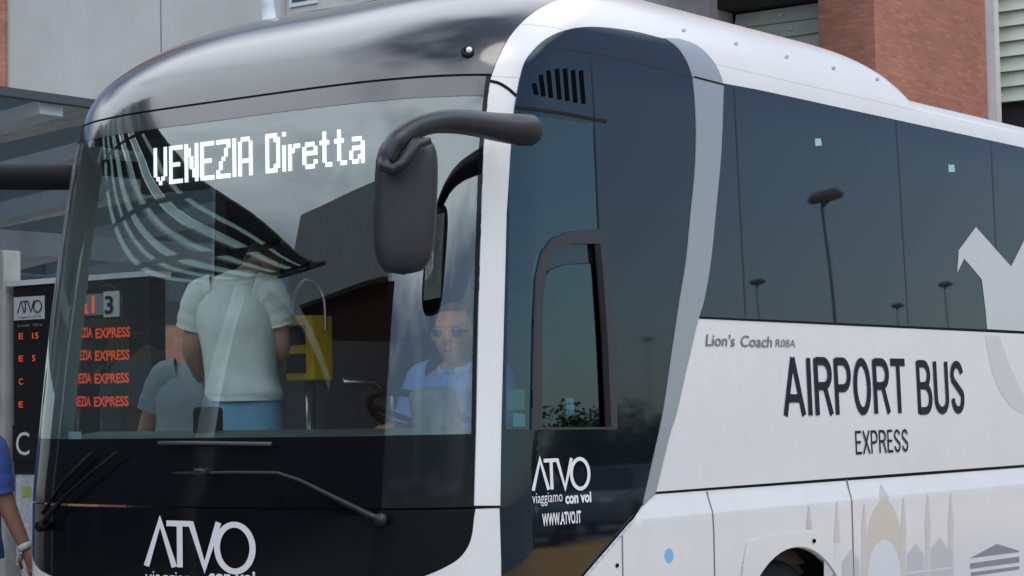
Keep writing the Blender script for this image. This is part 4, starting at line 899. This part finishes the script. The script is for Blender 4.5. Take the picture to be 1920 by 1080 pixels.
JT = {'w': (b_(352,855), (.15,.115)), 'pel': (pel-UP*.02, (.16,.12)), 'lh': (pel-RT*.09-UP*.10, .10), 'lk': (pel-RT*.10-UP*.46, .075), 'lf': (Vector((pel.x, pel.y, .64))-RT*.10, .06), 'rh': (pel+RT*.09-UP*.10, .10), 'rk': (pel+RT*.10-UP*.46, .075), 'rf': (Vector((pel.x, pel.y, .64))+RT*.10, .06)}
put(pB, 'trousers', [skinmesh(JT, [('w','pel'),('pel','lh'),('lh','lk'),('lk','lf'),('pel','rh'),('rh','rk'),('rk','rf')], 'pel')], cloth('dark trouser cloth', (.03,.035,.05)))
# --- driver
d_ = lambda x, y, dd: at(x, y, dd); hc = d_(852, 628, 8.92); FD = Vector((-1,-.12,0)).normalized(); RD = FD.cross(UP).normalized()
seatz = .98+.50; pel = Vector((1.16, .76, seatz+.08))
pD = person('coach driver seated at the wheel, sunglasses and open-necked light blue shirt', None, Vector((pel.x, pel.y, seatz)))
sh_ = d_(862, 716, 8.98); ls, rs = sh_-RD*.175, sh_+RD*.175
J = {'pel': (pel, (.15,.12)), 'waist': (pel*.55+sh_*.45, (.145,.115)), 'up': (sh_-UP*.02, (.15,.10)), 'neck': (d_(855,683,8.95), .054), 'head': (hc-UP*.05, .055),
 'ls': (ls, .062), 'le': (ls-UP*.24+FD*.10-RD*.05, .046), 'lw': (Vector((.93,.66,1.80)) if False else ls-UP*.18+FD*.32+RD*.03, .032), 'rs': (rs, .062), 're': (rs-UP*.24+FD*.10+RD*.05, .046), 'rw': (rs-UP*.18+FD*.32-RD*.03, .032),
 'lh': (pel-RD*.09+FD*.05, .085), 'lk': (pel-RD*.10+FD*.44, .062), 'lf': (pel-RD*.10+FD*.46-UP*.46, .045), 'rh': (pel+RD*.09+FD*.05, .085), 'rk': (pel+RD*.10+FD*.44, .062), 'rf': (pel+RD*.10+FD*.46-UP*.46, .045)}
BD = [('pel','waist'),('waist','up'),('up','neck'),('neck','head'),('up','ls'),('ls','le'),('le','lw'),('up','rs'),('rs','re'),('re','rw'),('pel','lh'),('lh','lk'),('lk','lf'),('pel','rh'),('rh','rk'),('rk','rf')]
look = (Vector(CAM)-hc).normalized()*.5+FD*.7
put(pD, 'body', [skinmesh(J, BD, 'pel'), headmesh(hc, look, UP, 1.10), hand(J['lw'][0], FD-UP*.2+RD*.3, -UP, 1, .8, -1), hand(J['rw'][0], FD-UP*.2-RD*.3, -UP, 1, .8)], mat('ruddy skin', (.44,.20,.12), .5, noise=.15, nscale=25))
put(pD, 'hair', [hairmesh(hc, look, UP, 1.09, -.2, .80)], mat('short grey hair', (.10,.08,.07), .85, noise=.3, nscale=80))
JS = {'hem': (pel+UP*.06, (.165,.13)), 'waist': (pel*.55+sh_*.45, (.165,.13)), 'up': (sh_-UP*.015, (.17,.115)), 'col': (d_(857,694,8.96), (.070,.068)), 'ls': (ls, .08), 'lse': (ls-UP*.16+FD*.06-RD*.035, .072), 'lsx': (ls-UP*.18+FD*.07-RD*.04, .070), 'rs': (rs, .08), 'rse': (rs-UP*.16+FD*.06+RD*.035, .072), 'rsx': (rs-UP*.18+FD*.07+RD*.04, .07)}
put(pD, 'shirt', [torso([(pel+UP*.05,.165,.13),(pel*.7+sh_*.3,.165,.13),(pel*.35+sh_*.65,.175,.13),(sh_-UP*.03,.20,.125),(sh_+UP*.03,.15,.095),(d_(858,700,8.96),.078,.075),(d_(857,692,8.95),.066,.066)], .2, RD, FD), sleeve([ls+RD*.06+UP*.02, ls, ls-UP*.12+FD*.05-RD*.025, ls-UP*.19+FD*.08-RD*.04], [.08,.085,.076,.072]), sleeve([rs-RD*.06+UP*.02, rs, rs-UP*.12+FD*.05+RD*.025, rs-UP*.19+FD*.08+RD*.04], [.08,.085,.076,.072])], cloth('light blue shirt cloth', (.09,.19,.44)))
co = MB(); cc = d_(857,694,8.95); co.tube([cc+RD*.075*math.cos(a)+FD*.075*math.sin(a)+UP*(.012-.03*max(0, math.sin(a))) for a in np.linspace(math.radians(115), math.radians(425), 24)], [(.012,.022)]*24, 8); put(pD, 'collar', [(co.v, co.f)], mat('pale blue collar cloth', (.20,.32,.58), .9))
rl = look.cross(UP).normalized(); lf_ = look.normalized(); up_ = rl.cross(lf_); gb = MB()
for s_ in (-1, 1):
    c = hc+lf_*.098+rl*.034*s_+up_*.012; gb.tube([c-lf_*.008, c-lf_*.002, c+lf_*.002], [(.030,.022),(.031,.023),(.027,.020)], 16)
    gb.tube([c+rl*.028*s_+up_*.006, hc+rl*.084*s_+up_*.012+lf_*.02, hc+rl*.086*s_+up_*.010-lf_*.02], .003, 6)
gb.tube([hc+lf_*.101-rl*.012+up_*.016, hc+lf_*.104+up_*.018, hc+lf_*.101+rl*.012+up_*.016], .003, 6)
put(pD, 'sunglasses', [(gb.v, gb.f)], mat('blue sunglass lens', (.015,.03,.06), .08))
mo = MB(); mo.tube([hc+lf_*.088-rl*.022-up_*.062, hc+lf_*.098-up_*.064, hc+lf_*.088+rl*.022-up_*.062], [.002,.0055,.002], 8); put(pD, 'mouth', [(mo.v, mo.f)], mat('lips', (.30,.11,.09), .5))
JT = {'w': (pel+UP*.07, (.155,.125)), 'pel': (pel-UP*.01, (.165,.13)), 'lh': (pel-RD*.09+FD*.06, .10), 'lk': (pel-RD*.10+FD*.44, .078), 'lf': (pel-RD*.10+FD*.46-UP*.42, .062), 'rh': (pel+RD*.09+FD*.06, .10), 'rk': (pel+RD*.10+FD*.44, .078), 'rf': (pel+RD*.10+FD*.46-UP*.42, .062)}
put(pD, 'trousers', [skinmesh(JT, [('w','pel'),('pel','lh'),('lh','lk'),('lk','lf'),('pel','rh'),('rh','rk'),('rk','rf')], 'pel')], cloth('dark trouser cloth', (.03,.035,.05)))
# --- man on the platform at the picture's left edge
dC = 10.3; c_ = lambda x, y, k=0.: at(x-17, y+8, dC+k); pel = c_(-52, 1050)
pC = person('man in royal blue short-sleeved shirt on the platform, only his arm showing', None, Vector((pel.x, pel.y, .15)))
J = {'pel': (pel, (.16,.12)), 'waist': (c_(-55,960), (.15,.115)), 'chest': (c_(-58,870), (.175,.12)), 'up': (c_(-58,822), (.14,.10)), 'neck': (c_(-55,770), .058), 'head': (c_(-53,735), .06),
 'rs': (c_(2,836), .066), 're': (c_(26,932), .050), 'rw': (c_(66,1022,-.02), .033), 'ls': (c_(-118,836), .066), 'le': (c_(-130,940), .05), 'lw': (c_(-120,1040,-.08), .033),
 'lh': (pel-RT*.09-UP*.08, .088), 'lk': (pel-RT*.10-UP*.44, .064), 'lf': (Vector((pel.x, pel.y, .23))-RT*.10, .046), 'rh': (pel+RT*.09-UP*.08, .088), 'rk': (pel+RT*.10-UP*.44, .064), 'rf': (Vector((pel.x, pel.y, .23))+RT*.10, .046)}
hc = c_(-52,715); hf = RT
put(pC, 'body', [skinmesh(J, B2, 'pel'), headmesh(hc, hf), hand(J['rw'][0], RT*.35-UP*.9, FW, 1, .5), hand(J['lw'][0], -UP, FW, 1, .4, -1)], SKIND)
put(pC, 'hair', [hairmesh(hc, hf, UP, 1., -.4, .45)], mat('dark brown hair', (.03,.02,.014), .8, noise=.3, nscale=60))
JS = {'hem': (c_(-52,1035), (.19,.145)), 'waist': (c_(-55,960), (.18,.14)), 'chest': (c_(-58,875), (.20,.14)), 'up': (c_(-58,828), (.16,.115)), 'col': (c_(-56,790), (.075,.07)), 'rs': (c_(-2,836), .085), 'rse': (c_(12,900), (.082,.08)), 'rsx': (c_(14,912), (.080,.078)), 'ls': (c_(-114,836), .085), 'lse': (c_(-126,905), .08)}
put(pC, 'shirt', [torso([(c_(-52,1040),.19,.145),(c_(-54,990),.185,.14),(c_(-56,930),.185,.138),(c_(-58,870),.20,.14),(c_(-58,832),.185,.125),(c_(-57,808),.12,.09),(c_(-56,790),.072,.07)], .8), sleeve([c_(-30,826), c_(-2,838), c_(8,880), c_(15,918)], [.09,.09,.084,.080]), sleeve([c_(-86,826), c_(-114,838), c_(-122,880), c_(-126,912)], [.09,.09,.084,.080])], cloth('royal blue cotton', (.05,.105,.35)))
JT = {'w': (c_(-52,1010), (.165,.125)), 'pel': (pel-UP*.02, (.175,.13)), 'lh': (pel-RT*.09-UP*.10, .105), 'lk': (pel-RT*.10-UP*.44, .08), 'lf': (Vector((pel.x, pel.y, .24))-RT*.10, .065), 'rh': (pel+RT*.09-UP*.10, .105), 'rk': (pel+RT*.10-UP*.44, .08), 'rf': (Vector((pel.x, pel.y, .24))+RT*.10, .065)}
put(pC, 'trousers', [skinmesh(JT, [('w','pel'),('pel','lh'),('lh','lk'),('lk','lf'),('pel','rh'),('rh','rk'),('rk','rf')], 'pel')], cloth('dark trouser cloth', (.03,.035,.05)))
w = J['rw'][0]; dr = (w-J['re'][0]).normalized(); wt = MB(); wt.tube([w-dr*.030, w-dr*.015, w], [.037,.038,.037], 16); put(pC, 'wristband', [(wt.v, wt.f)], mat('pale wristband', (.5,.52,.52), .4))
# ================================================================== STREET THINGS
# --- departure board on the platform
BX = 1.55
bd = thing('departure_board', 'black departure board with orange lit rows and white header signs beside the coach door', 'departure board', None, (BX, 3.65, .15))
def relx(o, p): o.parent = p; o.matrix_parent_inverse = Matrix.Translation(-p.location); return o
P0, P1 = on_x(24, 545, BX), on_x(281, 872, BX)
b = MB(); b.box((BX, P1.y, P1.z-.05), (BX+.12, P0.y, P0.z+.02)); relx(b.build('housing', mat('black board housing', (.007,.008,.009), .45), None, False, .008), bd)
b = MB(); b.box((BX-.02, P1.y-.02, P0.z+.022), (BX+.14, P0.y+.02, P0.z+.05)); relx(b.build('top_rail', STEEL, None), bd)
LP = on_x(3, 700, BX); b = MB(); b.box((BX-.03, LP.y-.055, .15), (BX+.09, LP.y+.055, P0.z+.22)); relx(b.build('post', mat('weathered grey post', (.40,.41,.39), .6, noise=.15), None, False, .01), bd)
b = MB(); b.box((BX+.02, P1.y+.02, .15), (BX+.10, P1.y+.09, P1.z-.05)); relx(b.build('post', mat('weathered grey post', (.40,.41,.39), .6, noise=.15), None, False, .01), bd)
def bmap(px, py):
    o = on_x(px, py, BX)
    return lambda u, v, lift: (BX-lift, o.y-u, o.z+v)
def bw(a, b, py): return on_x(a, py, BX).y-on_x(b, py, BX).y
def bh(a, b): return on_x(100, a, BX).z-on_x(100, b, BX).z
def plate(name, x0, y0, x1, y1, m, lift=.004):
    a, c = on_x(x0, y1, BX), on_x(x1, y0, BX); q = MB(); q.box((BX-lift, c.y, a.z), (BX-.001, a.y, c.z)); return relx(q.build(name, m, None), bd)
SIGNW = mat('white sign face', (.55,.57,.58), .5); ORL = mat('orange lit dots', (.3,.05,.02), .5, emit=(1,.085,.02), strength=.45)
plate('operator_sign', 27, 554, 84, 601, SIGNW); plate('bay_sign', 160, 548, 224, 592, mat('blue grey sign face', (.20,.27,.33), .5)); plate('number_sign', 196, 545, 225, 595, SIGNW, .006)
ol, tw = logo(1., .10); s = bw(35, 80, 585)/tw; hh = bh(565, 587)
relx(ribmesh([[(a*s, c*hh) for a, c in o] for o in ol], bmap(35, 587), 'operator_logo', LETB, None, .0075), bd)
relx(text_on('sign_line', 'viaggiamo con voi', bw(35, 79, 596), .010, bmap(35, 597), LETB, None, 0, 0, .0075), bd)
relx(text_on('bay_number', '3', bw(200, 216, 585), bh(555, 586), bmap(199, 588), LETB, None, .02, 0, .010), bd)
relx(text_on('bay_letters', 'a1', bw(153, 181, 585), bh(556, 586), bmap(152, 588), mat('glowing orange sign film', (.75,.10,.04), .5, emit=(1,.10,.03), strength=.6), None, .02, 0, .009), bd)  # letter film is given a glow of its own
plate('bay_letters_backing', 140, 549, 159, 592, mat('black board housing', (.007,.008,.009), .45), .003)
for k, py in enumerate((634, 676, 719, 762)):
    dy = -1.5*k*0
    relx(text_on('departure_row', 'VENEZIA', bw(124-k, 170-k, py), bh(py-17, py), bmap(128-k, py), ORL, None, .03, 0, .003), bd)
    relx(text_on('departure_row', 'EXPRESS', bw(178-k, 243-k, py), bh(py-17, py), bmap(180-k, py), ORL, None, .03, 0, .003), bd)
    relx(text_on('departure_time', ('E', 'E', 'C', 'E')[k], bw(36, 44, py), bh(py-10, py+1), bmap(36, py+2), ORL, None, .02, 0, .003), bd)
    if k < 2: relx(text_on('departure_time', ('15', '5')[k], bw(61, (73, 67)[k], py), bh(py-10, py+1), bmap(61, py+1), ORL, None, .02, 0, .003), bd)
relx(text_on('column_heading', 'Linea  Ora', bw(34, 80, 612), .014, bmap(34, 613), mat('grey heading film', (.3,.31,.31), .5), None, 0, 0, .003), bd)
plate('notice_panel', 27, 796, 82, 865, mat('black board housing', (.007,.008,.009), .45), .012)
relx(text_on('notice_letter', 'C', bw(35, 60, 850), bh(812, 855), bmap(34, 853), LETW, None, 0, 0, .014), bd)
nb = MB(); a, c = on_x(28, 1060, BX), on_x(84, 872, BX); nb.box((BX+.01, c.y, a.z), (BX+.05, a.y, c.z)); relx(nb.build('timetable_sheet', mat('printed timetable paper', (.52,.55,.60), .6, noise=.25, nscale=40), None), bd)
q = MB(); a, c = on_x(40, 932, BX), on_x(56, 912, BX); q.box((BX+.006, c.y, a.z), (BX+.009, a.y, c.z)); relx(q.build('timetable_patch', mat('green yellow print', (.35,.45,.10), .6), None), bd)
# --- yellow ticket machine in the doorway
tp = at(580, 653, 9.9)
tm = thing('ticket_machine', 'yellow ticket machine with two dark panels on a pole under a hooped handrail', 'ticket machine', None, (tp.x, tp.y, .98))
YEL = mat('yellow machine paint', (.85,.58,.02), .45, noise=.1)
w = MB(); w.box((-.07,-.085,.0), (.07,.085,.30)); o = w.build('housing', YEL, None, False, .012); o.parent = tm; o.location = (0, 0, tp.z-.15-.98)
for z0, z1 in ((.035,.125), (.165,.255)):
    w = MB(); w.box((-.078,-.040,z0), (-.068,.076,z1)); o = w.build('panel', mat('dark machine panel', (.015,.017,.02), .4), None, False, .004); o.parent = tm; o.location = (0, 0, tp.z-.15-.98)
w = MB(); w.tube([(0,0,0),(0,0,tp.z-.15-.98)], .025, 12); o = w.build('pole', mat('polished handrail', (.5,.5,.5), .25, .9), tm, True)
w = MB(); hz = tp.z+.18-.98; w.tube([(0,.10,hz-.1)]+[(0, .10*math.cos(a), hz+.14*math.sin(a)) for a in np.linspace(0, math.pi, 14)]+[(0,-.10,hz-.1)], .009, 8, False); w.build('hoop_rail', mat('polished handrail', (.5,.5,.5), .25, .9), tm, True)
# --- ticket printer on the dashboard
pp = at(390, 790, 8.75); bx = thing('ticket_printer', 'small black ticket printer standing on the dashboard in front of the jeans', 'printer', None, (pp.x, pp.y, pp.z-.12))
w = MB(); w.box((-.05,-.045,0), (.05,.045,.18)); w.build('case', RUBBER, bx, True, .02); w = MB(); w.box((-.052,-.028,.12), (-.049,.028,.16)); w.build('paper_slot', SEAM, bx)
pb = at(873, 806, 8.4); bt = thing('bottle', 'small bottle with a bright blue cap beside the white pillar', 'bottle', None, (pb.x, pb.y, pb.z-.10))
w = MB(); w.lathe([(0,0),(.028,0),(.03,.01),(.03,.07),(.014,.095),(.012,.10)], Matrix(), 18); w.build('flask', mat('dark blue bottle', (.01,.02,.06), .2), bt, True)
w = MB(); w.lathe([(.021,.095),(.023,.10),(.022,.125),(0,.128)], Matrix(), 18); w.build('cap', mat('bright blue cap', (.04,.12,.62), .4), bt, True)
# --- lamp posts of the car park, mirrored in the side windows
def lamp_post(loc, label, s=1.):
    t = thing('lamp_post', label, 'lamp post', 'lamp posts of the car park mirrored in the coach windows', loc); GM = mat('dark lamp metal', (.03,.032,.035), .5)
    b = MB(); b.tube([(0,0,0),(0,0,3),(0,0,8)], [.055*s,.048*s,.036*s], 12); b.build('pole', GM, t, True)
    b = MB(); b.tube([(0,0,7.9),(.1*s,.2*s,8.05)], .04, 8); b.build('bracket', GM, t)
    b = MB(); b.tube([(-.17*s,-.33*s,8.05),(-.12*s,-.23*s,8.1),(.18*s,.34*s,8.13),(.28*s,.53*s,8.08)], [(.08*s,.05),(.22*s,.12),(.20*s,.12),(.05*s,.04)], 14); b.build('lantern', mat('grey lantern shell', (.12,.12,.11), .4), t, True)
    return t
lp = lamp_post((39.4,-19.2,0), 'nearest car park lamp post, tall in the side windows with a flat lantern', .85)
lq = lamp_post((57,-34,0), 'lamp post mirrored beside the silver sweep, low in the first side window', .55)
for loc, lab in (((85,-54,0), 'lamp post mirrored low in the cab panel behind the driver window'), ((60,-33,0), 'lamp post mirrored at the first joint of the side windows'), ((78,-36.5,0), 'far lamp post mirrored at the second joint of the side windows'), ((69,-30,0), 'lamp post mirrored just left of the pale bird picture')):
    c = copy_tree(lq); c.location = loc; c['label'] = lab
# --- trees along the far side of the car park (mirrored only)
LEAF = mat('dark green foliage', (.035,.06,.02), .7, noise=.5, nscale=3); BARK = mat('grey bark', (.10,.08,.06), .9, noise=.3)
def tree(loc, h, r, seed, label):
    rd = random.Random(seed); t = thing('tree', label, 'tree', 'trees beyond the car park', loc)
    b = MB(); b.tube([(0,0,0),(.05,.03,h*.3),(0,.1,h*.7)], [.16,.12,.05], 8)
    for k in range(6):
        a = rd.random()*6.28; b.tube([(0,0,h*(.3+.05*k)),(math.cos(a)*r*.6, math.sin(a)*r*.6, h*(.5+.06*k))], [.06,.02], 6)
    b.build('trunk', BARK, t, True)
    cl = [(Vector((rd.gauss(0,r*.45), rd.gauss(0,r*.45), h*.65+rd.gauss(0,h*.14))), rd.uniform(.25,.55)*r) for _ in range(22)]; b = MB()
    for c, cr_ in cl:
        for _ in range(200):
            p = c+Vector((rd.gauss(0,1), rd.gauss(0,1), rd.gauss(0,1))).normalized()*cr_*rd.random()**.4; u = Vector((rd.gauss(0,1), rd.gauss(0,1), rd.gauss(0,1))).normalized(); v = u.orthogonal().normalized(); s = rd.uniform(.05,.11)
            b.add([p-u*s, p+v*s*.6, p+u*s, p-v*s*.6], [(0,1,2,3)])
    b.build('crown', LEAF, t); return t
for k, (x, y, h, r, lab) in enumerate(((46,-35,3.0,1.7,'bushy tree beyond the car park, leftmost of its row'),(51,-35,2.6,1.6,'low rounded tree second in the row beyond the car park'),(56,-36,3.3,1.9,'tallest bushy tree in the middle of the row beyond the car park'),(62,-37,2.6,1.8,'low spreading tree fourth in the row beyond the car park'),(69,-38,3.0,1.9,'bushy tree at the far right end of the row beyond the car park'))):
    tree((x, y, 0), h, r, 10+k, lab)
# --- parked cars (mirrored in the cab side panel)
def car(loc, rz, col, label):
    t = thing('parked_car', label, 'car', 'cars parked across the bay', loc, rz); P_ = mat('car paint '+label[:9], col, .25, coat=.8)
    S = [(-2.1,.35,.62,.74),(-2.05,.30,.80,.80),(-1.2,.22,.88,.86),(-.6,.22,.90,.88),(.9,.22,.92,.88),(1.7,.24,.94,.86),(2.08,.32,.88,.78),(2.12,.36,.70,.74)]
    V = []; 
    for x, z0, z1, w in S:
        V += [(x,-w,z0),(x,-w*1.02,(z0+z1)*.52),(x,-w*.93,z1),(x,w*.93,z1),(x,w*1.02,(z0+z1)*.52),(x,w,z0)]
    n = 6; F = [(i*n+k, i*n+(k+1) % n, (i+1)*n+(k+1) % n, (i+1)*n+k) for i in range(len(S)-1) for k in range(n)]+[tuple(range(n)), tuple(range((len(S)-1)*n, len(S)*n))]
    b = MB(); b.add(V, F); b.build('body', P_, t, True, .03)
    b = MB(); C = [(-1.25,.86,.80),(-.45,1.42,.60),(.75,1.44,.62),(1.75,.92,.78)]; V = []
    for x, z, w in C: V += [(x,-w,z),(x,w,z)]
    V += [(-1.25,-.80,.84),(-1.25,.80,.84),(1.75,-.78,.84),(1.75,.78,.84)]
    b.add(V, [(0,1,3,2),(2,3,5,4),(4,5,7,6),(0,2,4,6),(1,7,5,3)]); b.build('greenhouse', SIDEG, t)
    b = MB(); b.box((-.42,-.58,1.43), (.74,.58,1.47)); b.build('roof', P_, t, False, .015)
    for x in (-1.35, 1.35):
        for s in (-1, 1):
            w = MB().lathe([(.0,.10),(.20,.10),(.22,.11),(.31,.10),(.32,0),(.31,-.10),(0,-.10)], Matrix.Translation((x, .80*s, .32)) @ Matrix.Rotation(math.pi/2, 4, 'X'), 24).build('wheel', RUBBER, t, True)
    for s in (-1, 1): b = MB(); b.box((-2.1,.42*s-.14,.60), (-2.02,.42*s+.14,.72)); b.build('headlight', mat('clear lamp lens', (.75,.78,.8), .1), t)
    return t
car((25.5,-18.6,0), math.radians(-30), (.05,.09,.16), 'dark blue car parked at the near end of the row across the bay')
car((31.5,-20.6,0), math.radians(-20), (.22,.23,.24), 'grey car parked in the middle of the row across the bay')
car((38.5,-24,0), math.radians(-24), (.35,.36,.38), 'pale silver car parked at the far end of the row across the bay')
